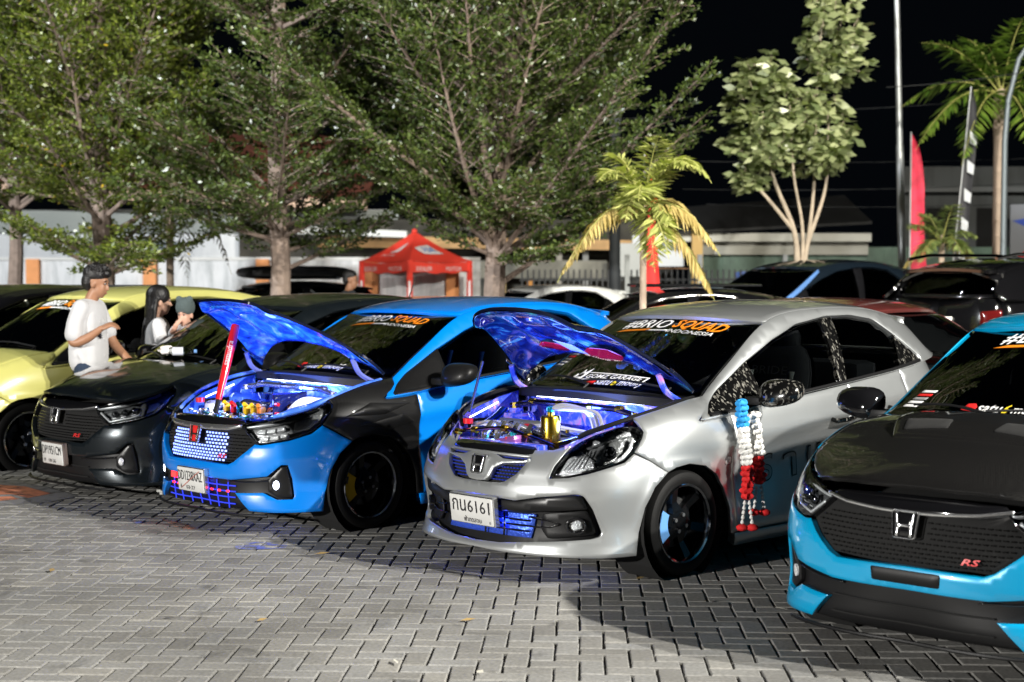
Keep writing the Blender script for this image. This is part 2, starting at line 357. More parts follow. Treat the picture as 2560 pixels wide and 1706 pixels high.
SIDE=[('x.02',[(.1,-.05),(.15,-.02),(.3,0),(.54,.0),(.66,0),(.74,-.005),(.80,-.025),(.86,-.065),(.90,-.11),(.935,-.17),(1.1,-.3)]),
('x-.35',[(.1,-.06),(.15,-.035),(.25,-.02),(.4,-.01),(.6,0),(.72,0),(.80,-.006),(.85,-.02),(.90,-.06),(.94,-.15),(1.1,-.3)]),
('x-1.4',[(.1,-.07),(.15,-.035),(.25,-.022),(.4,-.01),(.6,0),(.75,0.),(.85,0),(.95,-.012),(1.0,-.03),(1.1,-.06)]),
('x-2.2',[(.1,-.05),(.15,-.03),(.3,0),(.6,.005),(.78,.005),(.9,-.005),(1.0,-.02),(1.1,-.05)]),
('x-2.75',[(.1,-.06),(.15,-.02),(.3,0.01),(.5,.01),(.7,-.0),(.9,-.03),(1.0,-.06),(1.1,-.1)]),
('end',[(.1,-.06),(.15,-.02),(.3,0.0),(.5,.01),(.6,0),(.7,-.03),(.9,-.07),(1.0,-.1),(1.1,-.14)])]
def silver_body():
    st=[('y0',[(.1,-.04),(.15,.025),(.2,.0),(.3,-.01),(.42,0),(.48,-.005),(.54,-.02),(.6,-.03),(.66,-.065),(.72,-.15),(.8,-.3),(1.1,-.9)]),
    ('y.45',[(.1,-.04),(.15,.03),(.2,.01),(.3,-.005),(.45,.01),(.5,.005),(.54,-.015),(.6,-.04),(.66,-.09),(.72,-.18),(.8,-.33),(1.1,-.8)]),
    ('x.50',[(.1,-.03),(.15,.02),(.2,.005),(.3,0),(.42,.01),(.5,.015),(.54,.005),(.6,-.01),(.66,-.04),(.72,-.08),(.78,-.135),(.84,-.22),(.9,-.36),(1.1,-.6)]),
    ('x.30',[(.1,-.04),(.15,0.01),(.3,0),(.5,.01),(.6,0),(.66,-.015),(.72,-.035),(.78,-.07),(.84,-.13),(.88,-.19),(.93,-.3),(1.1,-.4)])]
    return Body(FRONT,st+SIDE,crease=([-.3,.3,.9,1.5,2.2],[.70,.68,.73,.78,.86]))
def gen2_body():
    st=[('y0',[(.1,-.10),(.15,-.05),(.2,-.03),(.3,-.01),(.42,0),(.46,.005),(.52,-.005),(.6,-.02),(.66,-.03),(.70,-.06),(.74,-.13),(.8,-.25),(1.1,-.9)]),
    ('y.45',[(.1,-.05),(.15,.0),(.2,.01),(.3,0),(.45,.01),(.52,0),(.6,-.02),(.66,-.04),(.72,-.09),(.78,-.18),(.82,-.27),(1.1,-.8)]),
    ('x.50',[(.1,-.03),(.15,.02),(.2,.01),(.3,0),(.42,.01),(.5,.015),(.54,.008),(.6,-.005),(.66,-.03),(.72,-.065),(.78,-.12),(.84,-.2),(.9,-.34),(1.1,-.6)]),
    ('x.30',[(.1,-.04),(.15,0.01),(.3,0),(.5,.01),(.6,0),(.66,-.01),(.72,-.03),(.78,-.06),(.84,-.11),(.88,-.17),(.93,-.28),(1.1,-.4)])]
    return Body(FRONT,st+SIDE,crease=([-.3,.3,.9,1.5,2.2],[.71,.69,.74,.80,.88]))
# ------------------------------------------------------------------ car materials
BLK = mat('black_plastic', (.007, .007, .0075), .45, bump=.05, bscale=300, spec=.25)
GLOSSBLK = mat('gloss_black', (.006, .006, .007), .08, coat=1)
RUB = mat('tyre_rubber', (.0045, .0045, .0045), .65, bump=.15, bscale=120, spec=.2)
CHR = mat('chrome', (.80, .81, .83), .16, .93)
DCHR = mat('dark_chrome', (.16, .165, .18), .1, 1.)
ALU = mat('brushed_alloy', (.55, .56, .58), .28, 1., bump=.05, bscale=90)
SEAM = mat('body_cavity', (.004, .004, .004), .9)
HLBACK = mat('headlight_bowl', (.62, .63, .65), .25, .35, bump=.8, bscale=70)
HLDARK = mat('headlight_dark_bezel', (.16, .165, .17), .25, .5, coat=.6, bump=.8, bscale=45)
REFL = mat('headlight_reflector', (.85, .86, .88), .18, .35, bump=.8, bscale=110)
LENS = glass('headlight_lens', (.92, .94, .95), .9, .01)
WIND = glass('windscreen_glass', (.40, .45, .43), .95, .012, 2.15)
TINT = glass('tinted_glass', (.26, .28, .28), .9, .012, 1.55)
DARKG = glass('dark_tint_glass', (.03, .033, .034), .9, .015, 1.55)
SEATM = mat('seat_fabric', (.015, .016, .02), .85, bump=.3, bscale=150)
INTER = mat('cabin_trim', (.018, .018, .019), .7)
WHITE = mat('white_vinyl', (.80, .80, .80), .45)
ORANGE = mat('orange_vinyl', (.85, .24, .01), .45)
YELV = mat('yellow_vinyl', (.80, .60, .03), .45)
REDV = mat('red_vinyl', (.65, .02, .02), .4)
GREYV = mat('grey_vinyl', (.28, .28, .28), .5)
BLACKV = mat('black_vinyl', (.006, .006, .006), .35)
PLATEW = mat('plate_white', (.62, .62, .60), .35)
PLATEB = mat('plate_ink', (.01, .008, .012), .4)
TAIL = mat('tail_lens', (.06, .004, .004), .1, coat=1)
LEDW = mat('led_white', (1, 1, 1), .3, emit=(.72, .80, 1.), es=9)
LEDB = mat('led_blue', (.02, .03, .3), .3, emit=(.03, .06, 1.), es=.9)
LEDG = mat('led_grille', (.5, .6, 1), .3, emit=(.16, .26, 1.), es=2.4)
LEDR = mat('led_red', (1, .05, .05), .3, emit=(1., .02, .02), es=3.0)
GOLD = mat('gold_anodised', (.75, .50, .05), .22, 1.)
REDP = mat('red_gloss', (.60, .012, .02), .25, coat=1)
YELP = mat('caliper_yellow', (.75, .48, .01), .35, coat=.6)
BLUEC = mat('caliper_blue', (.12, .30, .62), .3, coat=.6)
# ------------------------------------------------------------------ outlines of the front, in (distance round the body, height)
G_HL = [(.405, .674), (.446, .628), (.518, .574), (.56, .568), (.74, .598), (.875, .637), (.952, .686), (1.023, .761), (1.04, .80), (1.026, .818), (.948, .785), (.739, .738), (.489, .697)]
S_HL = [(.478, .557), (.572, .564), (.681, .586), (.789, .616), (.882, .642), (.949, .686), (1.009, .752), (1.028, .783), (1.02, .808), (.96, .815), (.889, .806), (.741, .770), (.64, .737), (.586, .71), (.535, .67), (.497, .615)]
G_GR = [(0, .672), (.30, .672), (.405, .676), (.446, .628), (.516, .570), (.45, .522), (.364, .457), (.323, .439), (0, .445)]
S_GR = [(0, .652), (.20, .650), (.335, .648), (.275, .566), (.19, .514), (.10, .507), (0, .507)]
S_LO = [(0, .428), (.20, .428), (.277, .424), (.42, .452), (.62, .477), (.661, .468), (.706, .40), (.755, .278), (.744, .259), (.70, .247), (.4, .222), (.185, .200), (0, .194)]
ARCHF = [(1.142, .572), (1.05, .50), (.99, .40), (.955, .27), (.942, .15)]
G_LOW = [(.48, .152), (.375, .262), (.572, .272), (.66, .232), (.755, .234), (.765, .25), (.752, .36), (.727, .442), (.688, .441), (.60, .37), (.345, .338), (0, .342)]
def hood_curve(gen): 
    if gen == 1: H = [(0, .695), (.2, .694), (.345, .69), (.46, .70), (.56, .728), (.683, .775), (.86, .818), (1.02, .852), (1.15, .880), (1.3, .908), (1.45, .928), (1.6, .938)]
    else: H = [(0, .712), (.2, .708), (.345, .702), (.43, .70), (.56, .722), (.739, .752), (.90, .790), (1.03, .832), (1.15, .868), (1.3, .904), (1.45, .926), (1.6, .938)]
    return catmull(H, 8)
class Car: pass
def build_car(name, label, pose, P, gen=2, scale=1., zoff=0., hood_open=0., hood_paint=None, fender_paint=None, roof_paint=None, lod=0, glass_w=None, glass_s=None, rim=None, group=None, cat='car', face='chrome', plate=None, led=False, mirror_mat=None, trim=None, dim=(1, 1, 1), fog=True, seats=True, wheels=True, under=None, pillar=None, hscoop=False, platecol=None, lower_dark=False, caliper=None):
    c = Car(); B = silver_body() if gen == 1 else gen2_body(); c.B = B
    root = thing(name, (pose[0], pose[1], zoff), pose[2], label, cat, group, scale); root.scale = (scale * dim[0], scale * dim[1], scale * dim[2]); c.root = root
    hood_paint = hood_paint or P; fender_paint = fender_paint or P; roof_paint = roof_paint or P; glass_w = glass_w or WIND; glass_s = glass_s or TINT; trim = trim or BLK; pillar = pillar or GLOSSBLK; mirror_mat = mirror_mat or GLOSSBLK
    low = lambda s, z: B.lower(s, z); sid = lambda u, z: B.side(u, z); scr = lambda y, z: B.screen(y, z); roo = lambda x, y: B.roof(x, y)
    c.low, c.sid, c.scr, c.roo = low, sid, scr, roo
    hh = .032 if lod == 0 else .06
    def both(nm, poly, fn, m, **k):
        o = panel(nm, poly, fn, m, root, **k); return o, mirror(o)
    HC = hood_curve(gen); E3 = low(HC[:, 0], HC[:, 1]); c.HC = HC
    hl = S_HL if gen == 1 else G_HL
    # ---- bumper
    inner_top = [tuple(p) for p in HC if p[0] < .62]
    if gen == 1:
        k = [i for i, p in enumerate(S_HL)]
        out = [(0, .690)] + [(.2, .689), (.345, .685), (.45, .69), (.575, .718)] + [(.535, .672), (.492, .612), (.472, .552), (.572, .559), (.681, .581), (.789, .611), (.885, .637), (.945, .678), (1.04, .634)] + ARCHF + [(.757, .146), (.53, .150), (.176, .152), (0, .156)]
        panel('front_bumper', sym(out), low, P, root, h=.026, holes=[sym(S_GR), sym(S_LO)], thick=.03, hr=.014, bev=.004)
    else:
        out = [(0, .439), (.323, .433), (.366, .451), (.455, .518), (.514, .566), (.56, .562), (.74, .592), (.877, .631), (.95, .678), (1.045, .625)] + ARCHF + [(.80, .150), (.635, .148)] + G_LOW
        panel('front_bumper', sym(out), low, P, root, h=.026 if lod == 0 else .05, thick=.03, bev=.004)
    # ---- fender, doors, quarter, sills
    hcr = [tuple(p) for p in HC[::4] if p[0] > (1.0 if gen == 1 else 1.01)]
    if gen == 1: fr = [(.95, .684), (1.012, .752), (1.033, .783), (1.028, .815)]
    else: fr = [(.956, .684), (1.027, .760), (1.045, .800), (1.033, .822)]
    fen = fr + hcr + [(1.56, .902), (1.50, .868), (1.415, .822), (1.55, .833), (1.69, .845), (1.70, .66), (1.72, .45), (1.73, .30), (1.735, .185), (1.682, .185), (1.672, .33), (1.621, .446), (1.55, .525), (1.44, .580), (1.30, .603), (1.20, .592), (1.142, .572), (1.04, .634)]
    both('front_fender', fen, low, fender_paint, h=hh)
    d1 = [(1.69, .847), (2.22, .898), (2.799, .950), (2.851, .675), (2.86, .45), (2.85, .19), (1.735, .19), (1.73, .30), (1.72, .45), (1.70, .66)]
    d2 = [(2.799, .950), (3.25, .990), (3.40, 1.008), (3.44, .80), (3.41, .615), (3.335, .50), (3.315, .38), (3.31, .19), (2.85, .19), (2.86, .45), (2.851, .675)]
    dr = both('door', d1, low, P, h=hh); both('door', d2, low, P, h=hh)
    q = [(3.40, 1.008), (3.70, 1.045), (3.95, 1.07), (4.12, 1.075), (4.10, .80), (4.12, .56), (4.00, .50), (3.955, .42), (3.90, .50), (3.80, .568), (3.66, .597), (3.52, .575), (3.41, .50), (3.41, .615), (3.44, .80)]
    q = [(3.40, 1.008), (3.70, 1.045), (3.95, 1.07), (4.12, 1.075), (4.10, .80), (4.12, .56), (4.02, .50), (3.955, .38), (3.88, .50), (3.78, .575), (3.65, .600), (3.53, .58), (3.44, .53), (3.41, .615), (3.44, .80)]
    both('quarter_panel', q, low, P, h=hh * 1.4)
    rb = [(0 + B.s[-1], .56), (4.12, .56), (4.02, .50), (3.97, .38), (3.96, .16), (B.s[-1], .16)]
    both('rear_bumper', rb, low, P, h=hh * 1.8); tg = [(B.s[-1], 1.07), (4.12, 1.075), (4.10, .80), (4.12, .56), (B.s[-1], .56)]
    both('tailgate', tg, low, P, h=hh * 1.8)
    both('tail_light', [(4.10, .98), (4.32, .96), (4.30, .80), (4.10, .80)], low, TAIL, h=.05, off=.006, r=.02)
    both('side_sill', [(1.70, .188), (3.31, .188), (3.30, .115), (1.72, .115)], low, trim if lower_dark else P, h=.06, off=.012, thick=.05)
    # ---- upper side frame with one opening for all side glass
    R_ = np.array(B.redge); us = np.r_[np.linspace(.125, 2.74, 56)]; ro = [(u, float(pchip(-R_[:, 0], R_[:, 2], u)) - .001) for u in us]; Bt = np.array(B.belt)
    bl = [(u, float(pchip(-Bt[:, 0], Bt[:, 2], u)) + .002) for u in np.linspace(2.74, .16, 30)]
    DLO = [(.185, .838), (.40, .965), (.70, 1.112), (.97, 1.225), (1.24, 1.308), (1.58, 1.350), (1.85, 1.352), (2.08, 1.322), (2.24, 1.215), (2.40, 1.085), (2.40, 1.052), (2.28, 1.036), (1.46, .960), (.85, .908), (.36, .850)]
    both('side_frame', ro + bl, sid, roof_paint if roof_paint is not P else P, h=.04 if lod == 0 else .07, holes=[DLO], thick=.03, hr=.03, bev=.004)
    W1 = [(.69, .895), (.715, 1.105), (.97, 1.215), (1.24, 1.298), (1.50, 1.335), (1.40, .955), (.85, .908)]
    W2 = [(1.47, .965), (1.63, 1.345), (1.85, 1.345), (2.07, 1.315), (2.20, 1.225), (2.08, 1.02)]
    wf = both('side_window', W1, sid, glass_s, off=-.012, h=.06, thick=.004, r=.03); wr_ = both('side_window', W2, sid, glass_s, off=-.012, h=.06, thick=.004, r=.03); c.side_windows = (wf, wr_)
    both('pillar_trim', [(.165, .834), (.40, .965), (.705, 1.116), (.68, .892), (.36, .848)], sid, pillar, off=-.003, h=.035, thick=.02, r=.01)
    both('pillar_trim', [(1.405, .958), (1.50, 1.338), (1.64, 1.349), (1.48, .963)], sid, pillar, off=-.004, h=.035, thick=.02)
    both('pillar_trim', [(2.09, 1.022), (2.21, 1.225), (2.25, 1.212), (2.40, 1.085), (2.40, 1.054), (2.28, 1.038)], sid, pillar, off=-.004, h=.035, thick=.02)
    if lod == 0: both('window_seal', stripe([(.22, .846), (.40, .860), (.85, .914), (1.46, .966), (2.0, 1.015), (2.38, 1.058)], .020), sid, BLK, off=.004, h=.05, thick=.012)
    # ---- roof, windscreen, rear
    ex = np.linspace(-1.0, -2.66, 40); ey, _ = B.edge(ex); fy = np.linspace(-1, 1, 22)[1:-1]; ye0 = float(B.edge(-1.0)[0]); fx = scr(fy * ye0, np.full_like(fy, 1.322))[:, 0]
    rp = [(x, y) for x, y in zip(ex[::-1], ey[::-1] - .001)][::-1]
    outl = [(x, -y) for x, y in zip(ex, ey - .001)][::-1] + [(x, y) for x, y in zip(fx, fy * ye0)] + [(x, y) for x, y in zip(ex, ey - .001)]
    panel('roof', outl, roo, roof_paint, root, h=.05, thick=.025, bev=.004)
    yb = lambda z: np.interp(z, R_[::-1][-7:, 2][::-1], R_[::-1][-7:, 1][::-1]) if False else pchip(R_[1:6, 2], R_[1:6, 1], z)
    zs = np.linspace(.938, 1.318, 18); side_ = [(float(yb(z)) - .006, z) for z in zs]
    ws = [(-y, z) for y, z in side_[::-1]] + [(y, z) for y, z in side_]
    panel('windscreen', ws, scr, glass_w, root, h=.05, thick=.005, bev=.002); inn = [(y * .94, .965 + (z - .938) * .90) for y, z in ws]
    panel('windscreen_border', ws, scr, BLACKV, root, h=.06, thick=.004, holes=[inn], off=-.006, hr=.05)
    hatch = lambda u, z: np.stack([-(2.655 + (1.335 - np.asarray(z, float)) * .62) + .16 * np.abs(np.asarray(u, float) / .6) ** 2.4, -np.asarray(u, float), np.asarray(z, float)], -1)
    hp = [(-.525, 1.325), (.525, 1.325), (.56, 1.2), (.615, 1.08), (-.615, 1.08), (-.56, 1.2)]; hw = [(-.46, 1.295), (.46, 1.295), (.53, 1.11), (-.53, 1.11)]
    panel('tailgate', hp, hatch, roof_paint, root, h=.07, thick=.03, holes=[hw], hr=.05); panel('rear_window', hw, hatch, DARKG, root, h=.09, thick=.004, off=-.004, r=.05)
    panel('roof_spoiler', [(-2.58, -.50), (-2.70, -.47), (-2.70, .47), (-2.58, .50)], lambda x, y: np.stack([np.asarray(x, float), np.asarray(y, float), 1.352 + .1 * (np.asarray(x, float) + 2.6) - .03 * (np.asarray(y, float) / .5) ** 2], -1), P, root, h=.08, thick=.03, r=.05)
    # ---- hood
    xs_, ys_, zs_ = E3.T; o_ = np.argsort(xs_)
    ex_, ey_, ez_ = xs_[o_], ys_[o_], zs_[o_]
    sd_ = (HC[:, 0] > .60); kx, ky, kz = E3[sd_][::-4].T if False else (E3[sd_][::4][::-1, 0], E3[sd_][::4][::-1, 1], E3[sd_][::4][::-1, 2]); kx = np.r_[kx, .86]; ky = np.r_[ky, .62]; kz = np.r_[kz, .655]
    zc = [(.78, .70), (.70, .722), (.62, .770), (.5, .822), (.35, .872), (.2, .912), (0, .955), (-.12, .978), (-.3, 1.0)] if gen == 1 else [(.78, .72), (.70, .745), (.62, .795), (.5, .845), (.35, .890), (.2, .925), (0, .962), (-.12, .980), (-.3, 1.0)]
    zca = np.array(zc)[::-1]
    def hood(x, y):
        x = np.asarray(x, float); y = np.asarray(y, float); ye = np.maximum(pchip(kx, ky, x), .04); ze = pchip(kx, kz, x); z0 = np.maximum(pchip(zca[:, 0], zca[:, 1], x), ze); t = np.clip(abs(y) / ye, 0, 1.05)
        z = ze + (z0 - ze) * (1 - t ** 2.3)
        if hscoop: # raised scoop: a flat deck that drops to a mouth
            a = sstep(.30, .06, x) * sstep(-.20, -.02, x) * sstep(.46 - .1 * 0, .36, abs(y) - .3 * np.clip(.1 - x, 0, 1) * 0); z = z + .030 * a
        return np.stack([x, y, z], -1)
    c.hood = hood; ra = np.linspace(-1, 1, 25); rearx = lambda t: -.3 + (.30 if hood_open else .235) * (1 - abs(t) ** 2.2) + .05
    ho = [(x, y) for x, y, z in E3[:-1]]; front0 = E3[0, 0]
    half = [(float(x), float(y) - .002) for x, y, z in E3[::2] if x > -.255]
    rear = [(float(rearx(t)), float(t * .664)) for t in ra]
    outline = [(x, -y) for x, y in half[::-1] if y > 0] + [(x, y) for x, y in half if y > 0][0:] + [(x, y) for x, y in rear[::-1]]
    if hood_open: outline = [(min(x, .705 - 3.2 * max(0, abs(y) - .20) ** 2) if x > 0 else x, y * (1 - .11 * float(sstep(-.25, .1, x)))) for x, y in outline]
    H0 = Vector((-.285, 0, .945))
    hm = panel('hood', outline, hood, hood_paint, root, h=.035 if lod == 0 else .06, thick=.02, bev=.004)
    c.hoodobj = hm
    if hood_open:
        und = lambda y, x: hood(x, y)
        def rel(y, x):
            ye = np.interp(x, ex_, ey_); t = abs(y) / np.maximum(ye, .05); e = np.minimum((1 - t) * ye, np.minimum(np.interp(y * 0 + x, [-.2, .7], [0, .9]) , .72 - x - .12 * (abs(y) / .5) ** 2))
            rib = np.exp(-((e - .10) / .05) ** 2); cen = np.exp(-((abs(y) - .16) / .045) ** 2) * sstep(-.05, .1, x) * sstep(.6, .5, x)
            pocket = np.exp(-(((abs(y) - .34) / .10) ** 2 + ((x - .22) / .16) ** 2)); cr = np.exp(-((x - .36 - .1 * np.cos(y * 6)) / .04) ** 2) * sstep(.5, .4, abs(y))
            return -.012 + .024 * np.clip(rib + .8 * cen + .7 * cr, 0, 1.2) * .75 - .006 * pocket
        io = [(y * .985, (x - .15) * .985 + .15) for x, y in outline]
        un = panel('hood_liner', io, und, hood_open['liner'], hm, h=.022, thick=.004, off=.026, relief=rel)
        for o in (hm, un):
            co = np.zeros(len(o.data.vertices) * 3, np.float32); o.data.vertices.foreach_get('co', co); co = co.reshape(-1, 3) - np.array(H0, np.float32); o.data.vertices.foreach_set('co', co.reshape(-1)); o.data.update()
        hm.location = H0; hm.rotation_euler = (0, -R(hood_open['angle']), 0); c.liner = un; c.under = und; c.H0 = H0
    # cowl tray under the wipers
    cx = lambda x, y: np.stack([np.asarray(x, float), np.asarray(y, float), .930 + .035 * (1 - (np.asarray(y, float) / .66) ** 2) + 0 * x], -1)
    co_ = [(-.3 + .155 * (1 - abs(t) ** 2.2) - .03, t * .66) for t in ra] + [(-.3 + .155 * (1 - abs(t) ** 2.2) + .11 + .09 * (1 - abs(t) ** 2), t * .66) for t in ra[::-1]]
    panel('cowl', co_, cx, BLK, root, h=.06, thick=.05, off=-.012)
    if lod == 0:
        for y0, y1, dz in ((.50, -.12, .0), (-.05, -.52, .0)):
            pts = [scr(np.array([y0 + (y1 - y0) * t]), np.array([.958 + .03 * math.sin(t * 2.5)]))[0] + np.array([.018, 0, .012]) for t in np.linspace(0, 1, 8)]
            MB().tube(pts, [.006] * 8, 6).tube([pts[0] + np.array([.06, 0, -.03]), pts[0], pts[3]], .008, 6).build('wiper', BLK, root)
    # ---- grille and lower front
    if gen == 1:
        panel('grille', sym([(0, .665), (.345, .66), (.35, .62), (.20, .495), (0, .495)]), low, SEAM, root, h=.04, off=-.045, thick=.01)
        V = MB()
        for j, z in enumerate(np.arange(.52, .66, .0165)):
            for i, s in enumerate(np.arange(-.30, .305, .022)):
                s_ = s + (.011 if j % 2 else 0)
                if abs(s_) > .05 and inside(np.array(sym(S_GR)), np.array([[s_, z]]))[0]:
                    p = low(np.array([s_]), np.array([z]))[0] - np.array([.032, 0, 0]); V.box(p, (.008, .017, .006), bev=0)
        o = V.build('grille_mesh', hood_open['mesh'] if hood_open and 'mesh' in hood_open else GLOSSBLK, root, smooth=False); o['kind'] = 'stuff'
        wing = [(0, .655), (.10, .650), (.16, .632), (.30, .628), (.335, .646), (.325, .622), (.17, .606), (.115, .580), (.09, .532), (.06, .511), (0, .506)]
        panel('grille_wing', sym(wing), low, P, root, h=.02, off=.006, thick=.03, r=.006)
        panel('grille_cap', sym([(0, .703), (.2, .701), (.335, .695), (.338, .662), (.30, .655), (.15, .658), (0, .660)]), low, GLOSSBLK, root, h=.03, off=.004, thick=.03, r=.01)
        panel('lower_intake', sym([(0, .445), (.66, .49), (.72, .45), (.78, .26), (.7, .22), (0, .18)]), low, BLK, root, h=.04, off=-.075, thick=.01)
        panel('intake_bar', sym([(0, .424), (.277, .420), (.42, .447), (.62, .471), (.655, .462), (.685, .395), (.40, .372), (.30, .36), (0, .352)]), low, mat('satin_black', (.009, .009, .0095), .33, spec=.3), root, h=.03, off=-.018, thick=.03, r=.01)
        for s in (1, -1):
            fg = plane_at(low, s * .618, .308, -.03); circ = lambda r, k=24: [(r[0] * math.cos(a), r[1] * math.sin(a)) for a in np.linspace(0, 2 * math.pi, k, endpoint=False)]
            panel('fog_bezel', circ((.056, .045)), fg, GLOSSBLK, root, h=.03, thick=.03, off=.012, holes=[circ((.040, .031))])
            f_ = panel('fog_lamp', circ((.040, .031)), fg, REFL, root, h=.012, thick=.01, off=-.01); panel('lens', circ((.040, .031)), fg, LENS, f_, h=.02, off=.012, thick=.004)
        both('fog_surround', [(.42, .355), (.68, .385), (.735, .275), (.72, .262), (.45, .24), (.40, .29)], low, BLK, h=.03, off=-.05, thick=.01, r=.02)
        both('intake_blade', stripe([(.34, .335), (.45, .325), (.52, .312), (.46, .295), (.34, .29)], .009), low, GLOSSBLK, h=.03, off=-.03, thick=.02)
    else:
        panel('grille', sym([(0, .69), (.41, .69), (.46, .63), (.53, .57), (.37, .445), (0, .43)]), low, SEAM, root, h=.045 if lod == 0 else .08, off=-.035, thick=.01)
        V = MB(); ring = np.array(sym(G_GR))
        for j, z in enumerate(np.arange(.456, .640, .0205)):
            for i, s in enumerate(np.arange(-.50, .505, .031)):
                s_ = s + (.0155 if j % 2 else 0)
                if (abs(s_) > .075 or z < .54) and inside(ring, np.array([[s_ + (.02 if s_ > 0 else -.02), z]]))[0]:
                    p = low(np.array([s_]), np.array([z]))[0]; n_ = nrm(low, np.array([s_]), np.array([z]))[0]; a = math.atan2(n_[1], n_[0])
                    lit = led and -.30 < s_ < .30; V2 = V if not lit else c.__dict__.setdefault('V2', MB())
                    V2.box(Vector(p) - Vector(n_) * (.018 if lit else .028), (.006, .014 if lit else .017, .011 if lit else .006), rz=a)
        if lod == 0:
            if V.V: V.build('grille_mesh', mat('grille_black', (.004, .004, .004), .12, spec=.35), root, smooth=False)['kind'] = 'stuff'
            if led: c.V2.build('grille_led', LEDG, root, smooth=False)['kind'] = 'stuff'
        if face == 'thick': panel('grille_bar', sym([(0, .668), (.30, .672), (.40, .676), (.41, .662), (.31, .640), (0, .634)]), low, CHR, root, h=.03, off=.012, thick=.04, r=.008, bev=.008)
        else:
            panel('grille_bar', stripe([(-.435, .682), (-.30, .662), (-.12, .652), (0, .650), (.12, .652), (.30, .662), (.435, .682)], .013), low, CHR, root, h=.03, off=.012, thick=.03, bev=.005)
        panel('grille_cap', sym([(0, .722), (.2, .718), (.40, .708), (.42, .690), (.30, .664), (0, .655)]), low, GLOSSBLK, root, h=.03 if lod == 0 else .06, off=-.006, thick=.03)
        panel('lower_intake', sym([(0, .365), (.35, .36), (.60, .39), (.70, .46), (.75, .455), (.785, .23), (.62, .14), (0, .12)]), low, BLK, root, h=.04 if lod == 0 else .08, off=-.032, thick=.01)
        if lod == 0:
            V = MB()
            for z in ((.30, .265, .23, .19) if led else (.27, .20)): V.tube([low(np.array([s]), np.array([z]))[0] - np.array([.022, 0, 0]) for s in np.linspace(-.36, .36, 15)], .004, 6)
            for s in (np.linspace(-.30, .30, 7) if led else ()): V.tube([low(np.array([s]), np.array([z]))[0] - np.array([.022, 0, 0]) for z in (.33, .25, .16)], .004, 6)
            V.build('intake_grid', LEDB if led else SEAM, root)['kind'] = 'stuff'
            wedge = [(.60, .345), (.690, .432), (.722, .432), (.752, .29), (.755, .245), (.665, .242), (.60, .28)]
            both('fog_surround', wedge, low, mat('satin_black', (.009, .009, .0095), .33, spec=.3), h=.03, off=-.008, thick=.02, r=.01)
            both('intake_blade', stripe([(.30, .325), (.45, .330), (.62, .345)], .012), low, GLOSSBLK, h=.04, off=-.014, thick=.02)
            for s in (1, -1):
                fg = plane_at(low, s * (.655 if led else .64), .318, .0); rr = .022
                panel('fog_lamp', [(rr * math.cos(a) * (.9), 1.3 * rr * math.sin(a)) for a in np.linspace(0, 2 * math.pi, 20, endpoint=False)], fg, LEDW if led else REFL, root, h=.012, off=.004, thick=.02)
    # ---- emblem: rounded frame and a tapered H
    em = plane_at(low, 0, .590 if gen == 1 else .602, .016 if gen == 1 else .020); sE = .96 if gen == 1 else 1.02
    fr_ = [(-.060, .058), (.060, .058), (.050, -.050), (.040, -.056), (-.040, -.056), (-.050, -.050)]; fi = [(x * .88, y * .88) for x, y in fr_]
    sc_ = lambda P_: [(x * sE, y * sE) for x, y in P_]
    e = panel('emblem', sc_(fr_), em, CHR, root, h=.02, holes=[sc_(fi)], thick=.014, r=.010, bev=.003); redE = face == 'thick'
    H_ = [(-.044, .050), (-.031, .050), (-.022, .004), (.022, .004), (.031, .050), (.044, .050), (.036, -.048), (.023, -.048), (.019, -.010), (-.019, -.010), (-.023, -.048), (-.036, -.048)]
    panel('emblem_letter', sc_(H_), em, CHR if not redE else mat('badge_black', (.02, .02, .02), .2, coat=1), e, h=.02, thick=.012, bev=.002); panel('emblem_back', sc_(fi), em, REDV if redE else GLOSSBLK, e, h=.03, thick=.006, off=-.008)
    # ---- headlights
    def headlight(s):
        P_ = hl if s > 0 else [(-a, b) for a, b in hl]
        cen = np.mean(hl, 0); ins = lambda k: [(cen[0] + (a - cen[0]) * k, cen[1] + (b - cen[1]) * k) for a, b in hl]
        mx = lambda Q: Q if s > 0 else [(-a, b) for a, b in Q]
        base = panel('headlight', P_, low, HLDARK if face != 'thick' and gen == 2 else mat('headlight_pale_bowl', (.42, .425, .43), .22, .45, coat=.5, bump=.9, bscale=42), root, h=.035 if lod == 0 else .06, off=-.055, thick=.02, r=.01)
        ring_ = panel('bezel', P_, low, GLOSSBLK, base, h=.03, holes=[mx(ins(.955))], off=-.004, thick=.055, r=.01)
        if gen == 1:
            panel('reflector', mx([(.51, .580), (.60, .576), (.73, .604), (.72, .66), (.62, .715), (.55, .67)]), low, REFL, base, h=.016, off=-.034, thick=.01)
            for k in range(5):
                a = .535 + k * .028; panel('reflector_fin', mx(stripe([(a, .60 + k * .004), (a + .055, .665 + k * .012)], .007)), low, REFL, base, h=.03, off=-.026, thick=.012)
            panel('light_guide', mx(stripe([(.60, .585), (.70, .602), (.80, .632), (.88, .662), (.935, .705), (.97, .765)], [.012, .014, .018, .022, .022, .016])), low, REFL, base, h=.02, off=-.018, thick=.02)
            panel('indicator', mx(stripe([(.66, .728), (.76, .757), (.88, .785), (.97, .79)], [.02, .03, .036, .02])), low, HLBACK, base, h=.016, off=-.026, thick=.02)
            p = low(np.array([s * .815]), np.array([.695]))[0]; n_ = nrm(low, np.array([s * .815]), np.array([.695]))[0]
            MB().blob(Vector(p) - Vector(n_) * .035, (.035, .036, .036)).build('projector', DCHR, base)
        elif face == 'thick':
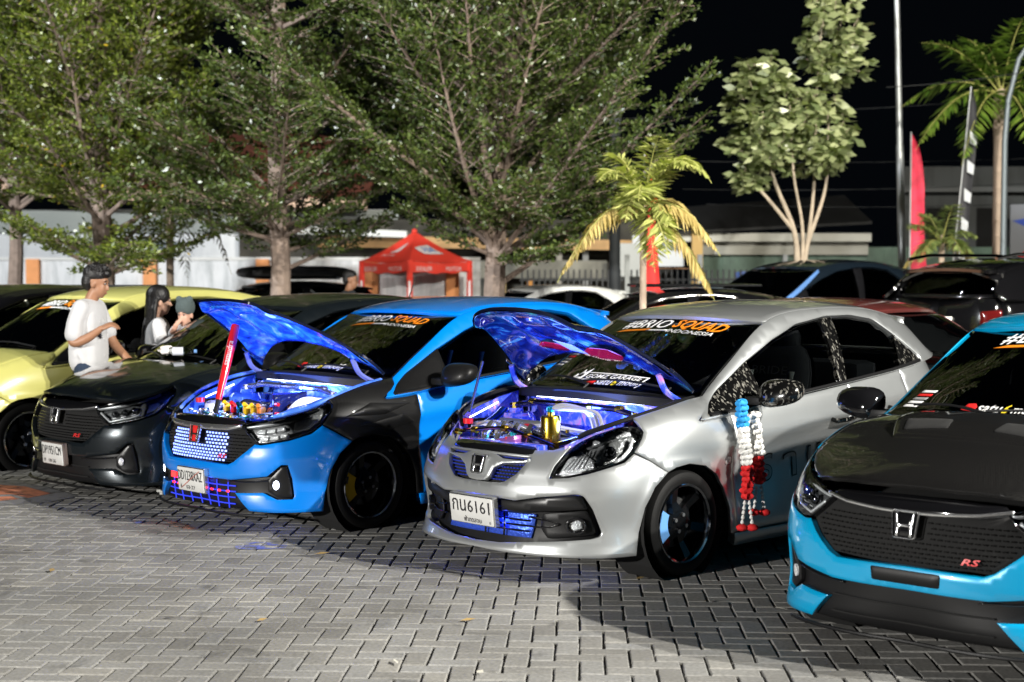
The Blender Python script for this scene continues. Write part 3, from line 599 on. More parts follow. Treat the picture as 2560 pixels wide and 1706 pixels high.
            panel('light_guide', mx(stripe([(.43, .668), (.60, .695), (.74, .718), (.86, .745), (.95, .775)], [.012, .018, .022, .022, .012])), low, mat('light_guide', (.55, .56, .57), .3, .2), base, h=.03, off=-.012, thick=.02)
            for (a, z) in ((.535, .645), (.605, .655), (.675, .667), (.56, .602), (.63, .612), (.70, .626)):
                panel('reflector', mx([(a - .03, z - .016), (a + .034, z - .010), (a + .036, z + .020), (a - .022, z + .013)]), low, REFL, base, h=.012, off=-.026, thick=.02, r=.004)
            panel('reflector', mx([(.76, .640), (.87, .662), (.94, .715), (.90, .742), (.77, .708)]), low, REFL, base, h=.014, off=-.018, thick=.02, r=.01)
            panel('indicator', mx(stripe([(.46, .635), (.52, .583), (.58, .580), (.74, .608)], .008)), low, CHR, base, h=.03, off=-.02, thick=.02)
        elif lod == 0:
            panel('light_guide', mx(stripe([(.42, .672), (.60, .700), (.78, .735), (.93, .775)], [.010, .014, .018, .012])), low, mat('light_guide', (.55, .56, .57), .3, .2), base, h=.03, off=-.01, thick=.02)
            panel('light_guide', mx(stripe([(.455, .650), (.545, .590), (.70, .618), (.765, .640), (.775, .680)], [.016, .014, .010, .012, .012])), low, mat('light_guide', (.55, .56, .57), .3, .2), base, h=.03, off=-.012, thick=.02)
            for a, z in ((.57, .648), (.645, .662), (.72, .675)):
                p = low(np.array([s * a]), np.array([z]))[0]; n_ = nrm(low, np.array([s * a]), np.array([z]))[0]; V = MB(); V.blob(Vector(p) - Vector(n_) * .035, (.022, .024, .024)); V.build('projector', DCHR, base)
                panel('reflector', mx([(a - .02, z - .04), (a + .02, z - .034), (a + .018, z - .028), (a - .018, z - .034)]), low, REFL, base, h=.02, off=-.02, thick=.015)
            panel('reflector', mx([(.81, .655), (.875, .672), (.92, .715), (.90, .728), (.83, .712)]), low, REFL, base, h=.016, off=-.03, thick=.02)
        panel('lens', P_, low, LENS, base, h=.04 if lod == 0 else .07, off=.0, thick=.004, r=.008)
    for s in (1, -1): headlight(s)
    # ---- mirrors, handles, repeater
    for s in (1, -1):
        Mx = Matrix.Rotation(s * R(8), 3, 'Z')
        MB().blob((-.60, s * .985, .955), (.085, .128, .076), 2.7, 10, Mx, f=lambda v: (v.x - .02 * (v.z / .08), v.y, v.z * (1 - .18 * s * v.y / .13) + .012 * s * v.y / .13)).build('door_mirror', mirror_mat, root)
        MB().box((-.57, s * .85, .905), (.09, .12, .045), bev=.012).build('mirror_arm', BLK, root)
        if lod == 0:
            for a, z in ((2.70, .765), (3.32, .80)):
                p0, p1, p2 = [low(np.array([s * (a + d)]), np.array([z + d * .10]))[0] for d in (-.105, 0, .105)]; n_ = nrm(low, np.array([s * a]), np.array([z]))[0]
                MB().tube([Vector(p0), Vector(p0) + Vector(n_) * .032, Vector(p1) + Vector(n_) * .045, Vector(p2) + Vector(n_) * .038, Vector(p2)], [.012, .015, .017, .016, .012], 10).build('door_handle', pillar if gen == 1 else GLOSSBLK, root)
            rp_ = plane_at(low, s * 1.655, .588, .003); q_ = [(.026 * math.copysign(abs(math.cos(a)) ** .6, math.cos(a)), .021 * math.copysign(abs(math.sin(a)) ** .6, math.sin(a))) for a in np.linspace(0, 2 * math.pi, 28, endpoint=False)]
            if gen == 1:
                r_ = panel('side_repeater', q_, rp_, mat('repeater_lens', (.6, .6, .58), .15, coat=1), root, h=.02, thick=.006); panel('gasket', [(a * 1.35, b * 1.35) for a, b in q_], rp_, BLK, r_, h=.02, thick=.004, off=-.002, holes=[q_])
    # ---- wheels
    if wheels:
        for wx, s in ((0, 1), (0, -1), (-B.wb, 1), (-B.wb, -1)):
            wheel(root, (wx, s * .712, .283), s, rim or mat('rim_gunmetal', (.03, .032, .036), .18, .9), caliper)
    # ---- inner shell so that nothing shows through
    V = MB(); V.box((-1.25, 0, .19), (2.9, 1.30, .06)).box((-.33, 0, .50), (.05, 1.42, .62)).box((-2.45, 0, .5), (.7, 1.1, .5)); 
    for wx in (0, -B.wb):
        for s in (1, -1): V.lathe([(.0, s * .55), (.325, s * .55), (.325, s * .80)], (wx, 0, B.hub), 'Y', 28)
    for s in (1, -1): V.box((-1.25, s * .735, .55), (1.75, .03, .66)).box((-.02, s * .60, .66), (.62, .03, .2))
    if not hood_open: V.box((.22, 0, .52), (.55, 1.0, .25))
    V.build('floorpan', SEAM, root, smooth=False)
    if seats and lod == 0:
        for s in (1, -1):
            sd = MB().blob((-1.12, s * .36, .50), (.26, .25, .13), 3.2, 9).blob((-1.40, s * .36, .84), (.10, .25, .36), 3, 10, Matrix.Rotation(R(-14), 3, 'Y')).blob((-1.47, s * .36, 1.17), (.06, .13, .11), 3, 8).build('seat', SEATM, root)
            c.seat = sd
        MB().blob((-.62, 0, .86), (.26, .66, .10), 3.5, 10).box((-.72, 0, .6), (.2, 1.2, .4), bev=.05).build('dashboard', INTER, root)
        Mx = Matrix.Rotation(R(62), 3, 'Y'); pts = [Vector((-.90, -.36, .88)) + Mx @ Vector((.18 * math.cos(a), .18 * math.sin(a), 0)) for a in np.linspace(0, 2 * math.pi, 25)]
        MB().tube(pts, .016, 8, False).tube([pts[0], pts[12]], .014, 6).build('steering_wheel', INTER, root)
        MB().box((-2.05, 0, .78), (.25, 1.2, .55), bev=.06).build('rear_bench', SEATM, root)
        MB().box((-.985, 0, 1.255), (.03, .22, .06), bev=.015).build('rear_view_mirror', BLK, root)
    # ---- number plate
    if plate:
        pf = plane_at(low, *plate['at'], .035); w_, h_ = plate['size']; q_ = [(-w_ / 2, -h_ / 2), (w_ / 2, -h_ / 2), (w_ / 2, h_ / 2), (-w_ / 2, h_ / 2)]
        fr2 = panel('plate_holder', [(a * 1.05, b * 1.08) for a, b in q_], pf, plate.get('frame', CHR), root, h=.1, thick=.03, r=.008, off=-.004); pl = panel('number_plate', q_, pf, PLATEW, root, h=.1, thick=.006, off=.004, r=.008)
        for t in plate['text']: lettering(t[0], pf, t[4] if len(t) > 4 else PLATEB, pl, at=t[1], width=t[2], height=t[3], off=.0065)
        if plate.get('slash'): panel('plate_stripe', stripe([(-w_ * .36, -h_ * .38), (w_ * .38, h_ * .42)], .004), pf, mat('stripe_red', (.5, .12, .08), .5), pl, h=.1, thick=.001, off=.0075, gap=0, bev=.0003)
    return c
def wheel(root, at, s, rimm, cal=None, spokes=6, r=.283):
    T = MB(); prof = [(.205, .082), (.215, .094), (.235, .1), (.258, .098), (.272, .090), (.280, .072), (.283, .04), (.283, -.04), (.280, -.072), (.272, -.09), (.255, -.098), (.215, -.094), (.205, -.082)]
    t = T.lathe(prof, (0, 0, 0), 'Y', 48).build('wheel', RUB, root); t.location = at
    Rm = MB(); e = s * 1.
    Rm.lathe([(.206, e * .088), (.213, e * .096), (.209, e * .100), (.199, e * .094), (.192, e * .072), (.186, e * .02), (.186, -e * .08)], (0, 0, 0), 'Y', 48).build('rim_lip', mat('rim_lip', (.42, .44, .47), .1, 1.), t)
    S_ = MB()
    for k in range(spokes):
        a = 2 * math.pi * k / spokes + .25; ca, sa = math.cos(a), math.sin(a); M_ = Matrix(((ca, 0, -sa), (0, 1, 0), (sa, 0, ca)))
        V = [(.05, e * .060, -.040), (.05, e * .060, .040), (.112, e * .046, -.020), (.112, e * .046, .020), (.192, e * .072, -.024), (.192, e * .072, .024)]; d = [(x, y - e * .03, z * 1.25) for x, y, z in V]
        vv = [M_ @ Vector(v) for v in V + d]; F = [(0, 1, 3, 2), (2, 3, 5, 4), (0, 2, 8, 6), (2, 4, 10, 8), (1, 7, 9, 3), (3, 9, 11, 5)]
        S_.add(vv, F)
    S_.build('rim_spokes', rimm, t, True, 25)
    MB().lathe([(0, e * .066), (.030, e * .066), (.036, e * .060), (.066, e * .058), (.068, e * .02)], (0, 0, 0), 'Y', 28).build('hub', rimm, t)
    V = MB()
    for k in range(4):
        a = 2 * math.pi * k / 4 + .4; V.lathe([(0, e * .072), (.011, e * .072), (.012, e * .055)], (.046 * math.cos(a), 0, .046 * math.sin(a)), 'Y', 8)
    V.build('wheel_nuts', CHR, t)['kind'] = 'stuff'
    MB().lathe([(.07, e * .015), (.135, e * .015), (.135, e * .0), (.07, 0)], (0, 0, 0), 'Y', 36).build('brake_disc', mat('disc_steel', (.12, .12, .12), .35, .9), t)
    if cal:
        V = MB(); a0, a1 = (R(150), R(215)) if True else (0, 0); V_ = []; F = []; n = 10
        for i in range(n + 1):
            a = a0 + (a1 - a0) * i / n
            if s * 0: pass
            for rr, yy in ((.100, e * .060), (.172, e * .060), (.178, e * .01), (.100, e * .01)): V_.append((-rr * math.cos(a), yy, rr * math.sin(a)))
        for i in range(n):
            for k in range(4): F.append((i * 4 + k, i * 4 + (k + 1) % 4, i * 4 + 4 + (k + 1) % 4, i * 4 + 4 + k))
        F += [(0, 1, 2, 3), (n * 4 + 3, n * 4 + 2, n * 4 + 1, n * 4)]; V.add(V_, F).build('brake_caliper', cal, t, True, 20)
    return t
# ================================================================== GROUND
def paver_mat(name):
    m = mat(name, (.30, .295, .28), .88); N, L = nt(m); b = N['Principled BSDF']; tc = [n for n in N if n.type == 'TEX_COORD'][0]
    geo = N.new('ShaderNodeNewGeometry'); oi = N.new('ShaderNodeObjectInfo'); ad = N.new('ShaderNodeMath'); ad.operation = 'ADD'; L.new(geo.outputs['Random Per Island'], ad.inputs[0]); L.new(oi.outputs['Random'], ad.inputs[1])
    fr = N.new('ShaderNodeMath'); fr.operation = 'FRACT'; L.new(ad.outputs[0], fr.inputs[0])
    ra = N.new('ShaderNodeValToRGB'); e = ra.color_ramp.elements; e[0].color = (.185, .180, .166, 1); e[1].color = (.255, .247, .225, 1); q = e.new(.35); q.color = (.222, .217, .202, 1); q = e.new(.75); q.color = (.236, .235, .226, 1); L.new(fr.outputs[0], ra.inputs[0])
    gp = N.new('ShaderNodeTexNoise'); gp.inputs['Scale'].default_value = 1.1; gp.inputs['Detail'].default_value = 6; L.new(geo.outputs['Position'], gp.inputs['Vector'])
    g2 = N.new('ShaderNodeTexNoise'); g2.inputs['Scale'].default_value = 55; g2.inputs['Detail'].default_value = 6; L.new(geo.outputs['Position'], g2.inputs['Vector'])
    m1 = N.new('ShaderNodeMapRange'); m1.inputs[1].default_value = .3; m1.inputs[2].default_value = .7; m1.inputs[3].default_value = .70; m1.inputs[4].default_value = 1.16; L.new(gp.outputs[0], m1.inputs[0])
    m2 = N.new('ShaderNodeMapRange'); m2.inputs[1].default_value = .3; m2.inputs[2].default_value = .7; m2.inputs[3].default_value = .74; m2.inputs[4].default_value = 1.18; L.new(g2.outputs[0], m2.inputs[0])
    mu0 = N.new('ShaderNodeMath'); mu0.operation = 'MULTIPLY'; L.new(m1.outputs[0], mu0.inputs[0]); L.new(m2.outputs[0], mu0.inputs[1])
    g3 = N.new('ShaderNodeTexNoise'); g3.inputs['Scale'].default_value = 3.2; g3.inputs['Detail'].default_value = 9; g3.inputs['Distortion'].default_value = .8; L.new(geo.outputs['Position'], g3.inputs['Vector']); m3 = N.new('ShaderNodeMapRange'); m3.inputs[1].default_value = .60; m3.inputs[2].default_value = .72; m3.inputs[3].default_value = 1; m3.inputs[4].default_value = .55; L.new(g3.outputs[0], m3.inputs[0])
    mu = N.new('ShaderNodeMath'); mu.operation = 'MULTIPLY'; L.new(mu0.outputs[0], mu.inputs[0]); L.new(m3.outputs[0], mu.inputs[1])
    sc = N.new('ShaderNodeVectorMath'); sc.operation = 'SCALE'; L.new(ra.outputs[0], sc.inputs[0]); L.new(mu.outputs[0], sc.inputs['Scale']); L.new(sc.outputs[0], b.inputs['Base Color'])
    bp = N.new('ShaderNodeBump'); bp.inputs['Strength'].default_value = .55; bp.inputs['Distance'].default_value = .004; L.new(g2.outputs[0], bp.inputs['Height']); L.new(bp.outputs[0], b.inputs['Normal']); return m
PAV = paver_mat('concrete_paver')
JOINT = mat('joint_sand', (.022, .019, .015), .95, bump=.9, bscale=220, var=.5, vscale=90)
ground = mesh('ground', [(-70, -30, -.012), (70, -30, -.012), (70, 140, -.012), (-70, 140, -.012)], [(0, 1, 2, 3)], JOINT, None, False); ground['kind'] = 'structure'
def paver_shape(l=.1995, w=.0955, c=.0055, seed=0):
    r = np.random.default_rng(seed); j = lambda: r.normal(0, .0012)
    q = [(-l / 2, -w / 2), (l / 2, -w / 2), (l / 2, w / 2), (-l / 2, w / 2)]
    V = [(x + j(), y + j(), -.035) for x, y in q]; V += [(x, y, -.0050) for x, y, z in V]; V += [(x * (1 - 2 * c / l), y * (1 - 2 * c / w), 0) for x, y, z in V[4:8]]
    F = [(8, 9, 10, 11)] + [(a, (a + 1) % 4, (a + 1) % 4 + 4, a + 4) for a in range(4)] + [(a + 4, (a + 1) % 4 + 4, (a + 1) % 4 + 8, a + 8) for a in range(4)]
    return V, F
U = .1045; rot = -R(2.6); cr_, sr_ = math.cos(rot), math.sin(rot); bricks = []
for i in range(-75, 75):
    for j in range(40, 150):
        m = (i - j) % 4
        if m == 0: cx_, cy_, a = (i + 1) * U, (j + .5) * U, 0
        elif m == 3: cx_, cy_, a = (i + .5) * U, (j + 1) * U, math.pi / 2
        else: continue
        x, y = cr_ * cx_ - sr_ * cy_, sr_ * cx_ + cr_ * cy_
        if y > 5.0 and abs(x) < y * .36 + .3 and y < 14.5: bricks.append((y, x, a))
bricks.sort(); shapes = []
for k in range(8):
    V, F = paver_shape(seed=k); me = bpy.data.meshes.new('paver'); me.from_pydata(V, [], F); me.materials.append(PAV); shapes.append(me)
inview = [b for b in bricks if abs(b[1]) < b[0] * .345 and b[0] > 5.72]
single = set(inview[:300]); SV = []; SF = []
for n_, b in enumerate(bricks):
    y, x, a = b; dz = random.gauss(0, .0012); tx, ty = random.gauss(0, .006), random.gauss(0, .006); rz = a + rot + random.gauss(0, .008) + (math.pi if random.random() < .5 else 0)
    if b in single:
        o = bpy.data.objects.new('paver', shapes[n_ % 8]); COL.objects.link(o); o.parent = ground; o.location = (x, y, dz); o.rotation_euler = (tx, ty, rz)
    else:
        V, F = paver_shape(seed=n_ % 8); M_ = Matrix.Translation((x, y, dz)) @ Matrix.Rotation(rz, 4, 'Z') @ Matrix.Rotation(tx, 4, 'X') @ Matrix.Rotation(ty, 4, 'Y'); k = len(SV); SV += [tuple(M_ @ Vector(v)) for v in V]; SF += [tuple(i + k for i in f) for f in F]
o = mesh('paver_field', SV, SF, PAV, ground, False); o['kind'] = 'stuff'
far = mesh('car_park_surface', [(-70, 14.55, -.006), (70, 14.55, -.006), (70, 139, -.006), (-70, 139, -.006)], [(0, 1, 2, 3)], mat('far_paving', (.20, .196, .185), .9, var=.25, vscale=2), None, False); far['kind'] = 'structure'
# faded paint on the paving, then spilled light coloured on as thin sheets
def ground_sheet(name, P, m, z, **k): 
    o = mesh(name, [(x, y, z) for x, y in P], [tuple(range(len(P)))], m, None, False); return o
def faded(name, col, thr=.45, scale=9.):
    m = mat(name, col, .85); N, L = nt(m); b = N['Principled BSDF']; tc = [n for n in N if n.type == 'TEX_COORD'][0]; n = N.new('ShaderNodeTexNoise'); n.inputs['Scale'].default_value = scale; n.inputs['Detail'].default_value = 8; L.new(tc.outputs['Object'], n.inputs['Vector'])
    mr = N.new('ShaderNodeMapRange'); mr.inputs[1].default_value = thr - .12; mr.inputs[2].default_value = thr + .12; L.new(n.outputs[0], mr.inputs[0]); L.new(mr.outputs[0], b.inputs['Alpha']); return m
def gp(px, py, z=0.): # point of the ground seen at a photo pixel, used once to read off where things stand
    a = (px - 1280) / 3750; b = -(py - 853) / 3750; p = math.atan(166 / 3750); d = Vector((a, math.cos(p) + b * math.sin(p), -math.sin(p) + b * math.cos(p))); t = (z - 1.6) / d.z; return (d.x * t, d.y * t)
mu = ground_sheet('painted_mural', [gp(*p) for p in ((-40, 1196), (40, 1204), (110, 1218), (198, 1242), (120, 1257), (-40, 1268))], faded('faded_grey_paint', (.22, .22, .23), .38), .004); tag(mu, 'faded grey and orange mural painted on the paving at the left', 'ground marking')
for P in ([(-40, 1212), (60, 1218), (128, 1236), (70, 1247), (30, 1238), (-40, 1240)], [(-40, 1246), (28, 1243), (48, 1250), (-40, 1258)]):
    o = ground_sheet('paint_patch', [gp(*p) for p in P], faded('faded_orange_paint', (.62, .22, .12), .40), .006); o.parent = mu
for (nm, P, c, lab) in (('light_spill', [(585, 1362), (640, 1358), (715, 1360), (720, 1372), (640, 1377), (590, 1374)], (.10, .14, .55), 'blue light spill painted on the paving in front of the blue hatchback'), ('light_spill', [(320, 1306), (372, 1296), (380, 1302), (345, 1312)], (.12, .16, .5), 'small blue light spill painted on the paving left of the blue hatchback'), ('light_spill', [(405, 1300), (470, 1315), (500, 1328), (440, 1322)], (.55, .24, .14), 'faint orange light spill painted on the paving between two blue ones')):
    tag(ground_sheet(nm, [gp(*p) for p in P], faded('spill_tint_%d' % int(c[0] * 100), c, .56, 14), .0055), lab, 'ground marking', 'light spills painted on the paving')  # light spilled on the ground, put into the colour of thin patchy sheets
# ================================================================== BUILDINGS AND WALLS
def stained(name, col, streak=(.25, .28, .28), amt=.7):
    m = mat(name, col, .85); N, L = nt(m); b = N['Principled BSDF']; tc = [n for n in N if n.type == 'TEX_COORD'][0]
    mp = N.new('ShaderNodeMapping'); mp.inputs['Scale'].default_value = (2.4, 2.4, .42); L.new(tc.outputs['Object'], mp.inputs[0]); n = N.new('ShaderNodeTexNoise'); n.inputs['Scale'].default_value = 1.6; n.inputs['Detail'].default_value = 7; n.inputs['Roughness'].default_value = .65; L.new(mp.outputs[0], n.inputs['Vector'])
    mr = N.new('ShaderNodeMapRange'); mr.inputs[1].default_value = .46; mr.inputs[2].default_value = .72; mr.inputs[4].default_value = amt; L.new(n.outputs[0], mr.inputs[0]); mx = N.new('ShaderNodeMixRGB'); mx.inputs[1].default_value = (*col, 1); mx.inputs[2].default_value = (*streak, 1); L.new(mr.outputs[0], mx.inputs[0]); L.new(mx.outputs[0], b.inputs['Base Color']); return m
WALLW = stained('stained_white_render', (.72, .73, .74)); PLAINW = stained('white_render', (.74, .76, .78), (.5, .53, .55), .5); ORP = mat('orange_render', (.80, .34, .13), .8, var=.08)
w = thing('boundary_wall', (0, 38, 0), 0, 'white boundary wall with rain streaks and orange pilasters behind the parked cars', 'wall')
MB().box((-8.0, .12, .98), (14.4, .2, 1.96)).build('wall_panel', WALLW, w, False); MB().box((-8.0, .12, 2.0), (14.4, .28, .08)).build('coping', mat('coping', (.66, .66, .64), .8), w, False)
for x in (-15.1, -12.1, -9.15, -6.3, -3.55, -1.5):
    MB().box((x, -.04, 1.0), (.33, .18, 1.98), bev=.01).build('pilaster', ORP, w, False)
# hall behind the wall: white walls, louvred openings, deep brown roof
h = thing('hall_building', (0, 43, 0), 0, 'low white hall with louvred windows under a brown pitched roof', 'building')
MB().box((-10.5, 1.2, 1.75), (14.0, .3, 3.5)).build('wall', PLAINW, h, False)
MB().box((-10.0, 1.0, 3.15), (13.4, .2, .65)).build('wall_band', mat('band_grey', (.34, .37, .35), .8), h, False)
ROOFM = mat('brown_roof', (.16, .05, .03), .7, var=.3, vscale=3)
eL, eR = (-17.5, 4.35), (-4.1, 3.72)
V = []; 
for x, z in (eL, eR): V += [(x, -.3, z), (x, 6, z + 2.3)]
mesh('roof', V + [(a, b, c - .12) for a, b, c in V], [(0, 2, 3, 1), (4, 5, 7, 6), (0, 4, 6, 2), (1, 3, 7, 5), (0, 1, 5, 4), (2, 6, 7, 3)], ROOFM, h, False)
V = [(eL[0], -.42, eL[1] - .02), (eR[0], -.42, eR[1] - .02), (eR[0], -.42, eR[1] - .30), (eL[0], -.42, eL[1] - .36)]; mesh('eaves_board', V + [(a, b + .1, c) for a, b, c in V], [(3, 2, 1, 0), (4, 5, 6, 7), (0, 1, 5, 4), (1, 2, 6, 5), (2, 3, 7, 6), (3, 0, 4, 7)], mat('eaves_paint', (.72, .50, .36), .7), h, False)
for x0, x1 in ((-13.0, -12.1), (-11.0, -9.8), (-12.0, -11.1)):
    f = MB().box(((x0 + x1) / 2, 1.03, 2.33), (x1 - x0 + .16, .1, .66)).build('window', mat('window_frame_white', (.7, .72, .74), .6), h, False); MB().box(((x0 + x1) / 2, .99, 2.33), (x1 - x0, .06, .50)).build('opening', SEAM, f, False)
    for k in range(5): MB().box(((x0 + x1) / 2, .955, 2.13 + k * .1), (x1 - x0, .03, .045), M=Matrix.Rotation(R(25), 3, 'X')).build('louvre', mat('louvre', (.36, .42, .46), .5), f, False)
MB().box((-6.4, 1.02, 2.12), (.55, .06, .06)).build('vent', mat('vent_green', (.10, .20, .20), .6), h, False)
# shop canopies behind the tent
s = thing('shop_building', (0, 42, 0), 0, 'dark shopfront with white canopy edge and tan fascia behind the tent', 'building')
MB().box((-1.6, 1.6, 1.6), (12.6, .2, 3.2)).build('wall', mat('shop_wall', (.05, .046, .036), .85, var=.5, vscale=1.5), s, False)
V = [(-5.9, -.9, 2.93), (-2.9, -.6, 2.80), (-2.9, -.6, 2.62), (-5.9, -.9, 2.72)]; mesh('canopy', V + [(a, b + 1.6, c) for a, b, c in V], [(3, 2, 1, 0), (4, 5, 6, 7), (0, 1, 5, 4), (1, 2, 6, 5), (2, 3, 7, 6), (3, 0, 4, 7)], mat('canopy_white', (.68, .70, .68), .6), s, False)
V = [(-5.5, .2, 2.72), (4.2, .4, 2.55), (4.2, .4, 2.28), (-5.5, .2, 2.38)]; mesh('fascia', V + [(a, b + .2, c) for a, b, c in V], [(3, 2, 1, 0), (4, 5, 6, 7), (0, 1, 5, 4), (1, 2, 6, 5), (2, 3, 7, 6), (3, 0, 4, 7)], mat('tan_fascia', (.55, .33, .14), .7, var=.3, vscale=1.2), s, False)
MB().box((-2.6, 1.4, 1.0), (7, .1, 2.0)).build('shop_screen', stained('shop_screen', (.07, .07, .06), (.02, .02, .02), .8), s, False)
for x, c in ((-.25, (.5, .35, .15)), (.5, (.6, .26, .05)), (1.35, (.30, .28, .24)), (2.1, (.25, .25, .24))): MB().box((x, .9, 1.25), (.16, .12, 2.5)).build('post', mat('shop_post_%d' % int(c[0] * 100), c, .7), s, False)
MB().box((.9, .8, 1.75), (3.6, .1, .5)).build('signboard', mat('shop_board', (.22, .21, .17), .7, var=.4, vscale=2), s, False)
# right: long beam, green sheet fence, house
b2 = thing('market_shed', (0, 40, 0), 0, 'long open shed with pale concrete beam and green sheeting', 'building')
MB().box((6.8, .5, 2.60), (5.7, .3, .22)).build('beam', mat('pale_beam', (.66, .65, .58), .8), b2, False); MB().box((7.3, .8, 2.32), (4.7, .2, .36)).build('beam', mat('grey_beam', (.42, .41, .36), .8), b2, False)
V = [(4.2, .1, 2.74), (9.6, .1, 3.02), (9.6, 3.5, 3.9), (4.2, 3.5, 3.5)]; mesh('roof', V + [(a, b_, c - .07) for a, b_, c in V], [(0, 1, 2, 3), (7, 6, 5, 4), (0, 4, 5, 1), (1, 5, 6, 2)], mat('shed_roof', (.012, .012, .012), .7, bump=.6, bscale=12), b2, False)
MB().box((4.95, .2, 1.75), (.28, .2, 2.2)).build('post', mat('yellow_post', (.62, .40, .14), .7), b2, False)
V = MB(); [V.box((x, .9 + (.03 if k % 2 else 0), 1.35), (.115, .04, 2.0)) for k, x in enumerate(np.arange(4.9, 16, .11))]; V.build('sheeting', mat('green_sheet', (.10, .16, .12), .6, var=.3, vscale=2), b2, False)['kind'] = 'stuff'
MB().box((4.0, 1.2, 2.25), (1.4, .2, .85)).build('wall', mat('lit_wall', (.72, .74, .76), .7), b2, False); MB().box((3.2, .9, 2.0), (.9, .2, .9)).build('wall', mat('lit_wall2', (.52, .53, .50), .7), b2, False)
g_ = thing('corner_house', (0, 41, 0), 0, 'grey rendered house with dark window openings behind the palms', 'building')
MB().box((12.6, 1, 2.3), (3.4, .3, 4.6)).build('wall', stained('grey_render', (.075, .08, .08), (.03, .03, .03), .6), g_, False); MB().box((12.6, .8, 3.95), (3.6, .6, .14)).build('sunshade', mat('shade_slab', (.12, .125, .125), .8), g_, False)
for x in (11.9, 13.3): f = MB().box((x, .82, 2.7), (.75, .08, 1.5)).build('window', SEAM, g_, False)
MB().box((13.7, .7, 1.95), (.9, .2, .12)).build('sunshade', mat('pale_slab', (.72, .72, .66), .7), g_, False)
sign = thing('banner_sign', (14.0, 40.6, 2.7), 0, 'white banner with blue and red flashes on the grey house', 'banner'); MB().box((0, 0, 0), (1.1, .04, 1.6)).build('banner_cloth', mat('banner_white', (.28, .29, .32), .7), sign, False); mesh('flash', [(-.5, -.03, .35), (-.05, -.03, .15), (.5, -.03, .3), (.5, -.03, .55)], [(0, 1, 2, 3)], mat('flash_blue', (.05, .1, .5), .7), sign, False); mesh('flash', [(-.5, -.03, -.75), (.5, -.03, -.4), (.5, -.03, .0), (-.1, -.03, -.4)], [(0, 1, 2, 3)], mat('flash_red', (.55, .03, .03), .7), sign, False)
# picket fence, tarpaulins
f = thing('picket_fence', (0, 30, 0), 0, 'dark steel picket fence along the far side of the car park', 'fence'); pk = bpy.data.meshes.new('picket'); V_ = MB().box((0, 0, .85), (.035, .035, 1.7)); pk.from_pydata(V_.V, [], V_.F); pk.materials.append(mat('picket_steel', (.022, .024, .026), .5, .3))
for x in np.arange(.2, 7.6, .115): o = bpy.data.objects.new('picket', pk); COL.objects.link(o); o.parent = f; o.location = (float(x), 0, 0)
MB().box((3.9, .03, 1.5), (7.5, .03, .05)).box((3.9, .03, .3), (7.5, .03, .05)).build('rail', pk.materials[0], f, False)
for x in (2.3, 3.75, 5.45): MB().box((x, 0, 1.0), (.09, .09, 2.0)).build('fence_post', mat('fence_post', (.34, .36, .36), .5), f, False)
t_ = MB(); t_.add([(x, .6 + .06 * math.sin(x * 9), z + .05 * math.sin(x * 7)) for z in (.5, 1.62) for x in np.arange(4.55, 6.2, .08)], [(i, i + 1, i + 22, i + 21) for i in range(20)])
o = t_.build('tarpaulin', mat('blue_tarp', (.03, .09, .34), .45), None); o.location = (0, 30, 0); tag(o, 'crumpled blue tarpaulin hung behind the dark picket fence', 'tarpaulin')
fr_ = thing('gate_frame', (3.1, 29.2, 0), 0, 'rusty tube frame standing by the picket fence', 'frame'); MB().tube([(-.5, 0, 0), (-.5, 0, 1.72), (.6, 0, 1.72), (.6, 0, 0)], .022, 8).build('tube_frame', mat('rusty_tube', (.32, .17, .09), .6), fr_)
